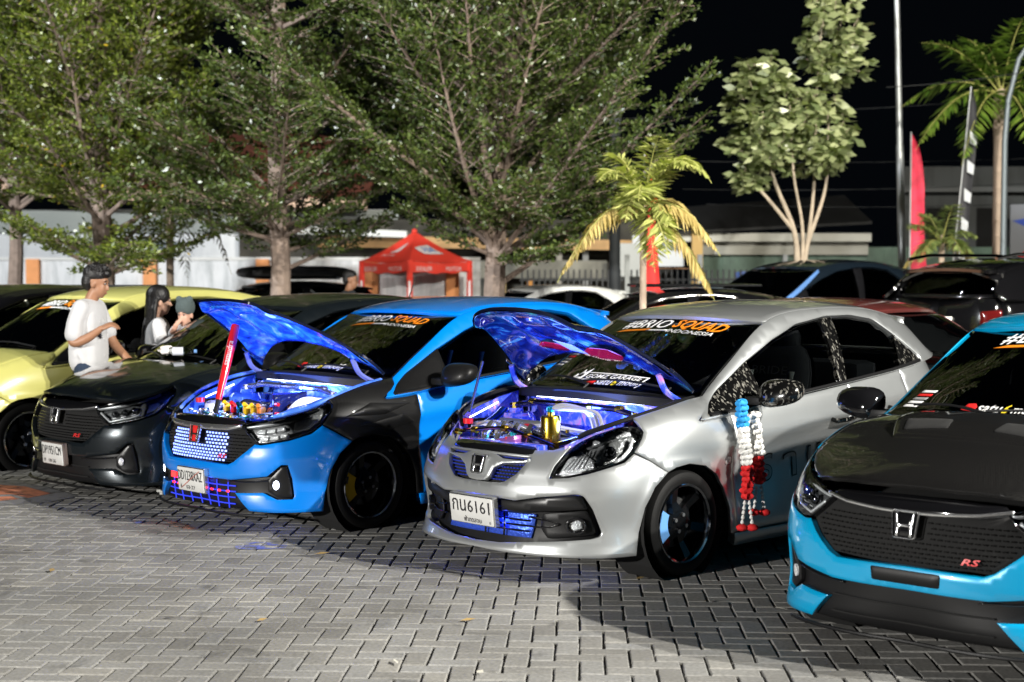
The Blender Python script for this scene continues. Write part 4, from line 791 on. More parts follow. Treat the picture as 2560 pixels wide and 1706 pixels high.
# ================================================================== TENT
def tent():
    t = thing('canopy_tent', (-2.42, 36.6, 0), 0, 'red pop up canopy tent with white print beside the white wall', 'tent'); RED = mat('tent_red', (.72, .05, .03), .6, bump=.2, bscale=6)
    c = [Vector((-1.31, .3, 0)), Vector((.0, -1.1, 0)), Vector((1.42, .3, 0)), Vector((.1, 1.6, 0))]; pk_ = Vector((.04, .1, 2.66)); n = 8
    V = MB()
    for k in range(4):
        a, b = c[k], c[(k + 1) % 4]; vv = []
        for i in range(n + 1):
            s_ = i / n
            for j in range(n + 1):
                u = j / n; e = a.lerp(b, u); p = e.lerp(Vector((pk_.x, pk_.y, 0)), s_); z = 1.94 + (pk_.z - 1.94) * (s_ ** 1.25); vv.append((p.x, p.y, z - .06 * math.sin(math.pi * u) * (1 - s_)))
        V.add(vv, [(i * (n + 1) + j, i * (n + 1) + j + 1, (i + 1) * (n + 1) + j + 1, (i + 1) * (n + 1) + j) for i in range(n) for j in range(n)])
    V.blob((pk_.x, pk_.y, pk_.z), (.07, .07, .06)); V.build('canopy', RED, t)
    for k in range(4):
        a, b = c[k], c[(k + 1) % 4]; vv = []
        for i in range(13):
            u = i / 12; e = a.lerp(b, u); z = 1.93 - .06 * math.sin(math.pi * u); vv += [(e.x, e.y, z), (e.x, e.y, z - .24 - .02 * math.sin(u * 20))]
        v = mesh('valance', vv, [(2 * i, 2 * i + 1, 2 * i + 3, 2 * i + 2) for i in range(12)], RED, t)
        d = (b - a).normalized(); nn = Vector((d.y, -d.x, 0)); fn = lambda u_, w_, a=a, d=d, nn=nn: np.array(a + nn * .02)[None] + np.asarray(u_)[..., None] * np.array(d) + np.asarray(w_)[..., None] * np.array((0, 0, 1.))
        if k in (0, 1):
            for u0, tx in ((.45, 'DEALER'), (1.4, 'MOTOR')): lettering(tx, fn, mat('print_white', (.75, .68, .68), .6), v, at=(u0, 1.74), width=.5, height=.10, name='print', off=.0)
    slope = lambda k, s0: (lambda u_, w_, a=c[k], b=c[(k + 1) % 4]: np.stack([np.array(a.lerp(b, float(u)).lerp(Vector((pk_.x, pk_.y, 0)), float(w_i))[:2] + (0,)) + np.array((0, 0, 2.0 + (pk_.z - 1.94) * float(w_i) ** 1.25 - .05 * math.sin(math.pi * float(u)) * (1 - float(w_i)))) for u, w_i in zip(np.ravel(u_), np.ravel(w_))]))
    PW = mat('print_white', (.75, .68, .68), .6)
    panel('print', [(.38, .30), (.60, .33), (.80, .62), (.62, .52), (.48, .38)], slope(0, 0), PW, t, h=.08, thick=.002, off=.0, gap=0, bev=.0005)
    lettering('MOTOR', slope(0, 0), PW, t, at=(.46, .2), width=.3, height=.07, off=.01, name='print')
    panel('print', [(.30, .26), (.72, .26), (.55, .56), (.20, .50), (.08, .44)], slope(1, 0), PW, t, h=.08, thick=.002, off=.0, gap=0, bev=.0005)
    lettering('VIA', slope(1, 0), mat('print_blue', (.1, .25, .6), .6), t, at=(.42, .38), width=.32, height=.17, off=.02, name='print')
    for k in range(3): 
        MB().box(c[k] * .97 + Vector((0, 0, .97)), (.10, .10, 1.94), rz=R(45)).build('leg', RED, t)
    for k in range(3):
        o = MB().box(c[k] * .97 + Vector((.0, -.075 , .9)), (.05, .01, 1.1)).build('print', PW, t)
tent()
# ================================================================== TREES
BARK = mat('grey_bark', (.15, .112, .09), .85, bump=.7, bscale=26, var=.22, vscale=9)
def leafmat(name, a, b_, rough=.28, yellow=0., spec=.6):
    m = mat(name, a, rough, spec=spec); N, L = nt(m); b = N['Principled BSDF']; geo = N.new('ShaderNodeNewGeometry'); ra = N.new('ShaderNodeValToRGB'); e = ra.color_ramp.elements; e[0].color = (*a, 1); e[1].color = (*b_, 1)
    if yellow: q = e.new(1 - yellow); q.color = (*b_, 1); q = e.new(1 - yellow * .5); q.color = (.55, .30, .01, 1)
    L.new(geo.outputs['Random Per Island'], ra.inputs[0]); L.new(ra.outputs[0], b.inputs['Base Color'])
    tr = N.new('ShaderNodeBsdfTranslucent'); sc = N.new('ShaderNodeVectorMath'); sc.operation = 'MULTIPLY'; sc.inputs[1].default_value = (1.1, 1.3, .5); L.new(ra.outputs[0], sc.inputs[0]); L.new(sc.outputs[0], tr.inputs[0]); mx = N.new('ShaderNodeMixShader'); mx.inputs[0].default_value = .28; L.new(b.outputs[0], mx.inputs[1]); L.new(tr.outputs[0], mx.inputs[2]); L.new(mx.outputs[0], N['Material Output'].inputs[0]); return m
def leaf_quads(C, D, L_, W_, rng, flat=.5, fold=0.):
    """C centres, D growing directions; returns (n,4,3) rhombus leaves"""
    n = len(C); nn = rng.normal(size=(n, 3)) * (1 - flat) + np.array([0, -.25, 1.]) * flat; D = D / np.linalg.norm(D, axis=1)[:, None]; nn -= D * (nn * D).sum(1)[:, None]; nn /= np.maximum(np.linalg.norm(nn, axis=1), 1e-6)[:, None]; S_ = np.cross(D, nn)
    l = (L_ * rng.uniform(.65, 1.25, n))[:, None]; w_ = (W_ * rng.uniform(.7, 1.2, n))[:, None]
    return np.stack([C, C + D * l * .55 + S_ * w_ * .5, C + D * l, C + D * l * .55 - S_ * w_ * .5], 1)
def tier_tree(label, base, hgt, tr, tiers, spread, seed, leaves, lm, lsize=.058, nb=8, rise=(.5, .95), fork=None, lean=(0, 0), group='small leaved shade trees behind the cars', sub_k=.27):
    rng = np.random.default_rng(seed); t = thing('shade_tree', base, 0, label, 'tree', group); Wd = MB(); top = Vector((lean[0], lean[1], hgt)); ax = lambda z: Vector((lean[0] * (z / hgt) ** 1.5 + .03 * math.sin(z * 2 + seed), lean[1] * z / hgt, z))
    zs = np.linspace(0, hgt, 16); Wd.tube([ax(z) for z in zs], [max(.015, tr * (1.25 if z < .15 else 1) * (1 - .9 * (z / hgt) ** 1.1)) for z in zs], 10)
    C = []; D = []
    def sub(p0, d, L_, depth, r):
        n = 7; pts = [p0]; v = d.normalized(); q = Vector(rng.normal(0, .06, 3))
        for i in range(n): v = (v + q * .35 + Vector((0, 0, .03 if depth == 0 else -.012))).normalized(); pts.append(pts[-1] + v * L_ / n)
        Wd.tube(pts, [max(.0035, r * (1 - .85 * i / n)) for i in range(n + 1)], 6 if depth == 0 else 4, False); return pts
    for zt, sp in tiers:
        k0 = rng.uniform(0, 6.28)
        for k in range(nb):
            a = k0 + 2 * math.pi * k / nb + rng.normal(0, .22); L_ = sp * spread * rng.uniform(.72, 1.12); e = rng.uniform(*rise) if sp > .82 else rng.uniform(.12, .4); z = zt + rng.normal(0, .16); d = Vector((math.cos(a) * math.cos(e), math.sin(a) * math.cos(e), math.sin(e)))
            P = sub(ax(max(z, .4)), d, L_, 0, tr * .26 * (sp ** .5))
            ns = int(9 + L_ * 7)
            for i in range(ns):
                u = .16 + .84 * (i + rng.uniform()) / ns; f = u * 7; j = min(int(f), 6); p = P[j].lerp(P[j + 1], f - j); dd = (P[j + 1] - P[j]).normalized(); sd = dd.cross(Vector((0, 0, 1))).normalized() * (1 if i % 2 else -1)
                l2 = L_ * sub_k * (1.10 - u) ** .7 * rng.uniform(.6, 1.25) + .10; v = (dd * .75 + sd * rng.uniform(.5, 1.1) + Vector((0, 0, rng.normal(0, .12)))).normalized(); S_ = sub(p, v, l2, 1, .009)
                m = int(leaves * (l2 + .12)); uu = rng.uniform(.08, 1.03, m) * 7; jj = np.clip(uu.astype(int), 0, 6); SP = np.array([tuple(q) for q in S_]); X = SP[jj] + (SP[jj + 1] - SP[jj]) * (uu - jj)[:, None]
                C.append(X + rng.normal(0, .035, (m, 3)) * (1, 1, .55)); D.append(np.array(v)[None] * .7 + rng.normal(0, .7, (m, 3)) * (1, 1, .5) + (0, 0, .12))
            m = int(leaves * .3 * L_); uu = rng.uniform(.35, 1.02, m) * 7; jj = np.clip(uu.astype(int), 0, 6); SP = np.array([tuple(q) for q in P]); C.append(SP[jj] + (SP[np.minimum(jj + 1, 7)] - SP[jj]) * (uu - jj)[:, None] + rng.normal(0, .03, (m, 3))); D.append(rng.normal(0, .6, (m, 3)) + np.array(d)[None])
    Wd.build('trunk', BARK, t); C = np.vstack(C); D = np.vstack(D); Q = leaf_quads(C, D, lsize, lsize * .5, rng, .45); o = quads('crown', Q, lm, t); o['kind'] = 'stuff'; return t
LG = leafmat('shade_leaf', (.022, .040, .008), (.085, .115, .026), .36, .004, .5); LG2 = leafmat('shade_leaf_bright', (.034, .056, .008), (.150, .180, .026), .36, .006, .5)
T1 = [(1.95, .55), (1.8, 1.25), (2.25, .8), (2.3, 1.45), (2.9, 1.3), (3.5, 1.3), (4.2, 1.2), (5.0, 1.1), (6.0, 1.1), (7.2, 1.), (8.6, 1.0), (10.0, 1.1), (11.4, 1.)]
tier_tree('tall shade tree with bare fanning limbs behind the blue hatchback', (-.22, 19.5, 0), 13, .15, T1, 2.95, 3, 72, LG, .072, 8, (.52, .92))
tier_tree('shade tree with pale straight trunk behind the charcoal car', (-3.15, 20.3, 0), 13, .145, [(1.95, .8), (2.2, .95), (2.7, .95), (3.3, .9), (4.0, .55), (4.9, .8), (5.5, .75), (6.5, .9), (7.8, .9), (9.2, 1.1), (10.6, 1.15), (11.8, 1.)], 2.6, 11, 60, LG, .074, 8, (.25, .75), sub_k=.30)
tier_tree('leaning shade tree with bright leaves behind the man', (-5.75, 21.2, 0), 12.5, .16, [(1.75, .75), (2.3, .95), (2.9, 1.05), (3.5, 1.05), (4.1, 1.05), (4.7, 1.0), (5.3, .9), (6.3, 1.), (7.5, .95), (8.8, 1.), (10.2, 1.1), (11.4, 1.)], 2.8, 23, 72, LG2, .078, 8, (.3, .85), sub_k=.30, lean=(-.55, 0))
tier_tree('further shade tree at the far left edge above the hall roof', (-8.6, 26.0, 0), 7.5, .15, [(2.9, .9), (3.6, 1.), (4.4, 1.), (5.2, .9)], 2.6, 41, 80, LG2, .095, 8, (.15, .7))
def broad_tree():
    rng = np.random.default_rng(5); t = thing('broadleaf_tree', (4.62, 24, 0), 0, 'slender broad leaved tree with several pale stems beside the lamp post', 'tree'); Wd = MB()
    stems = [[(0, 0, 0), (-.05, 0, 1.5), (-.12, 0, 2.3), (-.45, .1, 3.2), (-.62, .1, 4.2)], [(.0, 0, 1.3), (.02, 0, 2.3), (-.15, -.1, 3.2), (-.2, 0, 4.3)], [(0, 0, 1.4), (.14, 0, 2.4), (.22, .1, 3.2), (.25, .1, 4.6), (.3, 0, 5.6)], [(.10, 0, 2.1), (.38, .0, 3.0), (.42, 0, 4.0)], [(-.12, 0, 2.3), (-.7, .1, 3.0), (-1.0, 0, 3.1)]]
    for k, s_ in enumerate(stems): P = catmull(s_, 6); Wd.tube(P, [max(.012, (.068 if k == 0 else .038) * (1 - .8 * i / len(P))) for i in range(len(P))], 8)
    C = []; D = []
    for (c, r, n) in (((-.55, 0, 4.15), (.85, .7, .85), 560), ((-.25, 0, 3.62), (.95, .7, .55), 400), ((.35, 0, 3.85), (.55, .55, .6), 240), ((.45, 0, 5.2), (.62, .6, .95), 460), ((-.62, 0, 4.75), (.42, .4, .4), 260), ((-.9, 0, 3.25), (.35, .3, .3), 110)):
        m = n // 7; ctr = rng.normal(size=(m, 3)); ctr /= np.linalg.norm(ctr, axis=1)[:, None]; ctr *= rng.uniform(.25, 1.0, (m, 1)) ** .5; ctr = ctr * r + c
        for q in ctr:
            k = 10; a = rng.uniform(0, 6.28, k); D.append(np.stack([np.cos(a), np.sin(a), rng.uniform(-.7, .25, k)], 1)); C.append(np.repeat(q[None], k, 0) + rng.normal(0, .04, (k, 3)))
            Wd.tube([Vector(q), Vector(q) * .8 + Vector((c[0], c[1], c[2] - .3)) * .2], .005, 4, False)
    Wd.build('trunk', mat('pale_bark', (.40, .33, .25), .85, bump=.5, bscale=30, var=.2), t); o = quads('crown', leaf_quads(np.vstack(C), np.vstack(D), .23, .115, rng, .45), leafmat('broad_leaf', (.12, .16, .06), (.46, .50, .26), .32, 0, .8), t); o['kind'] = 'stuff'
broad_tree()
def frond(Vq, Vs, root, end, sag, nl, ll, lw, rng, droop=.6):
    """one feather frond: rachis arcs root -> end, bulging up by sag"""
    root, end = Vector(root), Vector(end); mid = root.lerp(end, .5) + Vector((0, 0, sag)); P = [root * (1 - t) ** 2 + mid * 2 * t * (1 - t) + end * t * t for t in np.linspace(0, 1, 14)]
    Vs.tube(P, [max(.003, .014 * ll / .4 * (1 - .85 * i / 13)) for i in range(14)], 6, False)
    for i in range(nl):
        t = .12 + .88 * i / nl
        for sd in (-1, 1):
            f = t * 13; j = min(int(f), 12); p = P[j].lerp(P[j + 1], f - j); d = (P[j + 1] - P[j]).normalized(); s_ = d.cross(Vector((0, 0, 1))); s_ = (s_.normalized() if s_.length > .05 else Vector((1, 0, 0))) * sd
            l = ll * (math.sin(math.pi * min(1, .18 + t * .86)) ** .6) * rng.uniform(.8, 1.1); v = (d * rng.uniform(.45, .7) + s_ * 1.0 + Vector((0, 0, rng.uniform(-.5, .25) - droop * .5))).normalized(); w_ = v.cross(Vector((rng.normal(0, .4), rng.normal(0, .4), 1))).normalized() * lw
            q1 = p + v * l * .5 + w_ * .5; q2 = p + v * l + Vector((0, 0, -droop * l * .35)); q3 = p + v * l * .5 - w_ * .5; Vq.append((tuple(p), tuple(q1), tuple(q2), tuple(q3)))
def palm(name, label, base, top, tr, fronds, lm, nl=34, ll=.34, lw=.035, seed=1, group=None, ring=True, dead=None, lean=None):
    rng = np.random.default_rng(seed); t = thing(name, base, 0, label, 'palm', group); z = top
    prof = [(tr * 1.25, -.05), (tr * 1.05, .25)]; 
    for k in range(16): q = .3 + (z - .3) * k / 15; prof += [(tr * (1.0 if k < 14 else 1.15), q), (tr * 1.07, q + .012), (tr * .98, q + .026)]
    prof += [(tr * 1.3, z + .05), (tr * .9, z + .3), (.01, z + .42)]; MB().lathe(prof, (0, 0, 0), 'Z', 14).build('trunk', mat('palm_stem', (.40, .31, .24), .8, bump=.4, bscale=25), t)
    Q = []; S_ = MB(); Qd = []
    for k, fr in enumerate(fronds):
        e, sag = fr[:2]; tgt = Qd if (len(fr) > 2 and fr[2]) else Q; n0 = nl
        frond(tgt, S_, (0, 0, z + .25), e, sag, n0, ll, lw, rng, .7 if tgt is Qd else .2)
    S_.build('frond_stalks', mat('frond_stalk', (.30, .30, .08), .6), t); o = quads('fronds', Q, lm, t); o['kind'] = 'stuff'
    if Qd: o = quads('dry_fronds', Qd, dead, t); o['kind'] = 'stuff'
    return t
PY = leafmat('yellow_palm_leaf', (.22, .25, .06), (.40, .41, .14), .45); PB = leafmat('dry_palm_leaf', (.30, .22, .07), (.46, .36, .13), .6); PG = leafmat('green_palm_leaf', (.08, .17, .02), (.26, .36, .06), .4)
palm('fan_palm', 'small yellow green palm with drying lower fronds behind the silver hatchback', (1.31, 15, 0), 1.98, .034, [((.66, -.15, 2.50), .75), ((.12, -.4, 2.95), .25), ((-.34, .2, 2.78), .40), ((.20, -.55, 1.75), .34), ((-.22, -.5, 2.10), .42), ((.28, -.3, 2.05), .3), ((.40, .3, 2.72), .45), ((-.48, -.3, 2.50), .48), ((.46, -.40, 2.62), .50), ((.08, -.4, 1.62), .35), ((-.1, -.6, 2.3), .4), ((-.86, -.1, 1.52), .56, 1), ((-.72, -.35, 1.75), .48, 1), ((.74, -.2, 1.78), .50, 1), ((.62, .2, 1.95), .5, 1), ((.70, -.25, 1.30), .45, 1)], PY, 46, .27, .034, 3, dead=PB)
palm('coconut_palm', 'tall bright coconut palm at the right edge', (8.75, 27, 0), 4.55, .12, [((-1.5, -.2, 5.7), .55), ((.2, -.6, 6.1), .5), ((1.3, -.3, 5.7), .5), ((1.5, .3, 4.8), .7), ((-1.6, -.3, 3.8), .9), ((-.9, -.7, 3.5), .9), ((.9, -.7, 3.7), .9), ((.3, -1, 3.6), .8), ((-.5, .6, 5.9), .5), ((1.2, -.6, 4.2), .8), ((-1.75, .2, 4.6), .7), ((-.5, -.6, 5.6), .5)], PG, 46, .55, .05, 8)
palm('young_palm', 'low bushy young palm in front of the dark house', (7.15, 25, 0), 1.85, .045, [((-.62, -.2, 2.35), .35), ((.1, -.4, 2.75), .25), ((.55, -.2, 2.2), .3), ((-.5, -.4, 1.75), .42), ((.62, -.3, 1.65), .45), ((.2, -.5, 1.9), .4), ((-.25, .3, 2.6), .3), ((-.72, .1, 1.5), .5, 1), ((.75, .1, 1.5), .5, 1)], leafmat('young_palm_leaf', (.14, .20, .06), (.34, .40, .14), .45), 40, .30, .034, 12, dead=PB)
palm('young_palm', 'drooping young palm against the hall wall', (-5.35, 23.5, 0), 3.1, .06, [((-.6, -.2, 2.7), .5), ((.7, -.2, 2.5), .5), ((.3, -.4, 2.2), .5), ((.9, 0, 3.3), .4), ((-.7, 0, 3.5), .4), ((1.0, -.2, 1.6), .7, 1), ((.35, -.3, 1.4), .6, 1)], leafmat('dark_palm_leaf', (.03, .07, .015), (.09, .15, .03), .45), 30, .34, .03, 13, dead=mat('grey_dry_frond', (.16, .12, .09), .8))
# ================================================================== POLES, FLAGS, CABLES
GALV = mat('galvanised', (.42, .44, .45), .45, .6, bump=.1)
p = thing('lamp_post', (7.33, 28, 0), 0, 'straight pale galvanised lamp post beside the red feather flag', 'lamp post'); p.rotation_euler = (0, -R(1.8), 0); MB().tube([(0, 0, 0), (0, 0, 4.0), (0, 0, 4.02), (0, 0, 9)], [.078, .068, .058, .04], 14).build('pole', GALV, p); MB().box((0, 0, .015), (.3, .3, .03)).build('base_plate', GALV, p, False); MB().tube([(0, 0, 8.9), (.5, 0, 9.1), (1.2, 0, 9.15)], .03, 8).box((1.4, 0, 9.13), (.6, .2, .08), bev=.03).build('lamp_head', GALV, p)
p = thing('street_lamp', (8.5, 26, 0), 0, 'dark curved street lamp rising at the right edge', 'lamp post'); MB().tube([(0, 0, 0), (0, 0, 3.9), (.05, 0, 4.6), (.22, 0, 5.3), (.6, 0, 5.9), (1.3, 0, 6.2)], [.06, .05, .045, .042, .04, .035], 12).build('pole', mat('dark_pole', (.16, .19, .21), .5, .4), p); MB().box((1.5, 0, 6.2), (.5, .18, .07), bev=.02).build('lamp_head', GALV, p)
p = thing('electric_pole', (2.05, 30, 0), 0, 'dim grey electric pole behind the small palm', 'pole'); MB().tube([(0, 0, 0), (0, 0, 6)], [.12, .10], 12).box((0, 0, 4.6), (.22, .2, .35)).build('pole', mat('dim_pole', (.03, .035, .04), .7), p)
def feather(label, base, hh_, w_, m, lean=0., mark=None, group='feather flags'):
    t = thing('feather_flag', base, 0, label, 'flag', group); P = [Vector((lean * z, 0, z)) for z in np.linspace(0, hh_, 12)]; MB().tube(P, .014, 8).build('pole', GALV, t); V = []; F = []; n = 16
    for i in range(n + 1):
        u = i / n; z = .35 + (hh_ - .35) * u; ww = w_ * (1 - u ** 3.2) ** .6 * (.9 + .1 * math.sin(u * 9)) + .004
        for k in range(5): x = lean * z + .015 + ww * k / 4; V.append((x, .05 * math.sin(k * 1.1 + u * 6) * k / 4, z - .05 * k / 4))
    for i in range(n):
        for k in range(4): F.append((i * 5 + k, i * 5 + k + 1, i * 5 + k + 6, i * 5 + k + 5))
    o = mesh('flag_cloth', V, F, m, t); 
    if mark: 
        for z in np.arange(.9, hh_ * .8, .5): mesh('flag_print', [(lean * z + .06, -.07, z), (lean * z + .06 + w_ * .4, -.09, z - .05), (lean * z + .05 + w_ * .5, -.09, z + .12), (lean * z + .06, -.07, z + .22)], [(0, 1, 2, 3)], mark, t, False)
feather('tall pink red feather flag right of the straight lamp post', (7.15, 27, 0), 4.15, .34, mat('flag_red', (.62, .03, .07), .7, var=.35, vscale=4), .0)
feather('black and white feather flag leaning in front of the coconut palm', (7.62, 26.5, 0), 4.9, .26, mat('flag_black', (.03, .03, .035), .7), .09, mat('flag_white', (.5, .52, .55), .7))
feather('narrow red feather flag behind the small yellow palm', (1.85, 21, 0), 3.3, .24, mat('flag_red2', (.55, .015, .012), .7), .0)
cb = MB()
CABM = mat('cable_black', (.008, .009, .01), .7)
for i, (a, b) in enumerate((((2.0, 30, 4.7), (13, 29, 5.3)), ((2.0, 30, 3.9), (13, 31, 4.1)), ((3.4, 30, 3.3), (13, 30, 3.6)), ((4, 31, 3.05), (13, 31, 3.2)), ((6.2, 25, 4.7), (10.5, 25, 5.4)))):
    a, b = Vector(a), Vector(b); P = [a.lerp(b, t) - Vector((0, 0, .5 * t * (1 - t))) for t in np.linspace(0, 1, 20)]; o = MB().tube(P, .007, 5).build('overhead_cable', CABM, None); tag(o, ['sagging cable', 'low cable', 'lower cable', 'lowest cable', 'steep upper cable'][i] + ' crossing the night sky at the right', 'cable', 'overhead cables')
# ================================================================== SHOW CARS
SIL = paint('paint_silver', (.50, .52, .525), .74, .35); BLU = paint('paint_blue', (.0, .19, .70), .0, .3); CYA = paint('paint_cyan', (.0, .31, .58), .1, .3); YEL = paint('paint_lime', (.50, .48, .15), .0, .3); CHA = paint('paint_charcoal', (.012, .017, .021), .5, .25)
CARB = carbon('carbon_hood', (.004, .004, .0042), (.012, .0115, .011)); CARBM = carbon('carbon_wrap', (.005, .005, .005), (.012, .012, .0125), .3)
FORG = mat('forged_carbon', (.012, .012, .012), .18, .2, coat=1); _N, _L = nt(FORG); _b = _N['Principled BSDF']; _v = _N.new('ShaderNodeTexVoronoi'); _v.inputs['Scale'].default_value = 70; _t = _N.new('ShaderNodeTexCoord'); _mp = _N.new('ShaderNodeMapping'); _mp.inputs['Scale'].default_value = (1.6, 1, .6); _L.new(_t.outputs['Object'], _mp.inputs[0]); _L.new(_mp.outputs[0], _v.inputs['Vector']); _r = _N.new('ShaderNodeValToRGB'); _r.color_ramp.elements[0].color = (.004, .004, .004, 1); _r.color_ramp.elements[1].color = (.25, .24, .21, 1); _r.color_ramp.elements[0].position = .80; _r.color_ramp.elements[1].position = .98; _s = _N.new('ShaderNodeSeparateColor'); _L.new(_v.outputs['Color'], _s.inputs[0]); _L.new(_s.outputs[0], _r.inputs[0]); _L.new(_r.outputs[0], _b.inputs['Base Color']); _L.new(_r.outputs[0], _b.inputs['Metallic'])
ART1 = marble('hood_art_deep_blue', [(.30, (.002, .004, .03)), (.48, (.008, .02, .16)), (.57, (.02, .07, .32)), (.64, (.05, .36, .48)), (.72, (.45, .60, .80))], 3.2, .10, 3.)
ART2 = marble('hood_art_royal_blue', [(.28, (.004, .02, .16)), (.44, (.02, .10, .70)), (.56, (.04, .26, .90)), (.64, (.25, .45, .95)), (.72, (.75, .85, 1.))], 4.2, .10, 2.6, seed=3.)
ARTP = marble('bay_art_violet', [(.30, (.02, .04, .40)), (.47, (.05, .10, .72)), (.56, (.30, .26, .80)), (.64, (.55, .16, .45)), (.74, (.70, .70, .92))], 7., .16, 1.6, seed=5.)
ARTB = marble('bay_paint_blue', [(.3, (.02, .08, .45)), (.55, (.08, .22, .80)), (.70, (.55, .65, .95))], 5., .14, 1.8, seed=8.)
HOSEW = mat('silver_hose', (.5, .5, .52), .3, .6); BURNT = mat('burnt_titanium', (.24, .20, .30), .18, 1., coat=.4)
S = build_car('parked_car', 'matt silver hatchback with its art painted hood raised, flower garlands on the mirror', (.358, 8.475, -2.3774), SIL, 1, hood_paint=paint('paint_midnight', (.004, .006, .02), 0, .2), hood_open=dict(angle=42, liner=ART1, mesh=mat('grille_blue', (.03, .06, .55), .3, .5)), plate=dict(at=(0, .355), size=(.335, .150), frame=CHR, text=[('กน', (-.090, .022), .105, .066), ('6161', (.062, .022), .170, .066), ('ฟ้าทดสอบ', (.01, -.048), .135, .032), ('®', (.145, -.055), .014, .014)]), glass_w=glass('clear_windscreen', (.72, .76, .74), .95, .012, 2.0), glass_s=TINT, mirror_mat=FORG, pillar=FORG, group='show cars parked in a row', caliper=BLUEC)
Bc = build_car('parked_car', 'bright blue hatchback with black fender, hood raised on a red prop and lit grille', (-1.463, 9.931, -2.3482), BLU, 2, face='thick', led=True, hood_paint=paint('paint_midnight', (.004, .006, .02), 0, .2), hood_open=dict(angle=42, liner=ART2), fender_paint=CARBM, pillar=CARBM, mirror_mat=CARBM, glass_s=TINT, plate=dict(at=(.005, .318), size=(.285, .150), frame=CHR, slash=True, text=[('DD1238XAZ', (0, .026), .265, .062), ('8', (-.105, -.048), .012, .026), ('03·27', (0, -.048), .095, .024)]), group='show cars parked in a row', caliper=YELP, rim=mat('rim_black', (.008, .008, .009), .2, .6))
Cc = build_car('parked_car', 'dark charcoal car with slim chrome grille line between lime and blue cars', (-2.773, 11.44, -2.3512), CHA, 2, 1.04, -.052, hood_paint=CHA, glass_w=glass('mirror_film', (.25, .28, .27), .95, .012, 4.0), plate=dict(at=(.03, .345), size=(.285, .150), frame=mat('plate_frame_brown', (.12, .09, .08), .5), text=[('DP1951CM', (0, .026), .255, .062), ('M', (-.105, -.048), .02, .024), ('10·26', (0, -.048), .095, .024)]), group='show cars parked in a row')
Dc = build_car('parked_car', 'cyan hatchback with black carbon hood nearest on the right', (2.083, 6.493, -2.324), CYA, 2, hood_paint=CARB, hscoop=False, glass_w=glass('near_black_glass', (.10, .11, .11), .9, .012, 1.9), glass_s=DARKG, mirror_mat=GLOSSBLK, group='show cars parked in a row')
Yc = build_car('parked_car', 'lime yellow hatchback cut off by the left edge behind the man', (-4.62, 12.9, -2.31), YEL, 2, 1.08, -.06, glass_w=glass('mirror_film', (.25, .28, .27), .95, .012, 4.0), glass_s=glass('limo_tint', (.008, .008, .008), .6, .05, 1.45), group='show cars parked in a row')
# ---- writing on the glass
def banner(c, y0, z0, k=1.):
    kw = dict(off=.003); w_ = c.scr
    lettering('#BRIO', w_, WHITE, c.root, at=(y0 - .165 * k, z0 + .024 - .012), width=.37 * k, height=.052 * k, shear=.3, bold=.012, slope=.03, bend=-.10, spacing=1.02, name='sticker', **kw)
    lettering('SQUAD', w_, ORANGE, c.root, at=(y0 + .225 * k, z0 + .020 - .012), width=.37 * k, height=.054 * k, shear=.45, bold=.022, slope=-.08, bend=-.10, spacing=1.02, name='sticker', **kw)
    lettering('INDONESIA', w_, WHITE, c.root, at=(y0 + .20 * k, z0 - .026), width=.33 * k, height=.018 * k, shear=.3, bold=.012, slope=-.055, bend=-.05, name='sticker', **kw)
    panel('sticker', [(y0 - .37 * k, z0 - .040), (y0 - .12 * k, z0 - .022), (y0 - .10 * k, z0 - .012), (y0 - .30 * k, z0 - .024)], w_, ORANGE, c.root, h=.04, off=.003, thick=.0005, gap=0, bev=.0002)
    panel('sticker', [(y0 - .12 * k, z0 - .024), (y0 + .04 * k, z0 - .020), (y0 + .04 * k, z0 - .014), (y0 - .12 * k, z0 - .016)], w_, WHITE, c.root, h=.04, off=.003, thick=.0005, gap=0, bev=.0002)
banner(S, .02, 1.285); banner(Bc, .085, 1.278, .85); banner(Dc, .03, 1.282); banner(Yc, .02, 1.282, .9)
def satu(c, y0, z0, w_=.34):
    k = w_ / .34; f = c.scr
    panel('sticker', [(y0 - .22 * k, z0 - .012), (y0 - .20 * k, z0 + .014), (y0 - .165 * k, z0 + .016), (y0 - .15 * k, z0 + .004), (y0 - .158 * k, z0 - .016)], f, REDV, c.root, h=.02, off=.003, thick=.0005, gap=0, bev=.0002)
    lettering('satu', f, WHITE, c.root, at=(y0 - .09 * k, z0), width=.115 * k, height=.030, shear=.3, bold=.014, name='sticker', off=.003); lettering('6', f, YELV, c.root, at=(y0 - .013 * k, z0 + .002), width=.028 * k, height=.036, shear=.3, bold=.014, name='sticker', off=.003); lettering('modify', f, WHITE, c.root, at=(y0 + .095 * k, z0 - .002), width=.165 * k, height=.040, shear=.3, bold=.014, name='sticker', off=.003)
satu(S, .115, .982, .36); satu(Bc, .05, .985, .42); satu(Dc, -.03, .993, .36)
f = S.scr
panel('sticker', [(-.19, .990), (.28, .990), (.30, 1.020), (-.16, 1.030)], lambda u, v: f(u, v - .10 * (u - .05) ** 2), WHITE, S.root, h=.03, off=.003, thick=.0005, gap=0, bev=.0002)
panel('sticker', [(-.185, .9945), (.272, .9945), (.290, 1.016), (-.162, 1.026)], lambda u, v: f(u, v - .10 * (u - .05) ** 2), BLACKV, S.root, h=.03, off=.0035, thick=.0004, gap=0, bev=.0002)
lettering('GOMZ GARAGE', f, WHITE, S.root, at=(.055, 1.008), width=.42, height=.020, shear=.25, bold=.012, bend=-.10, name='sticker', off=.0045)
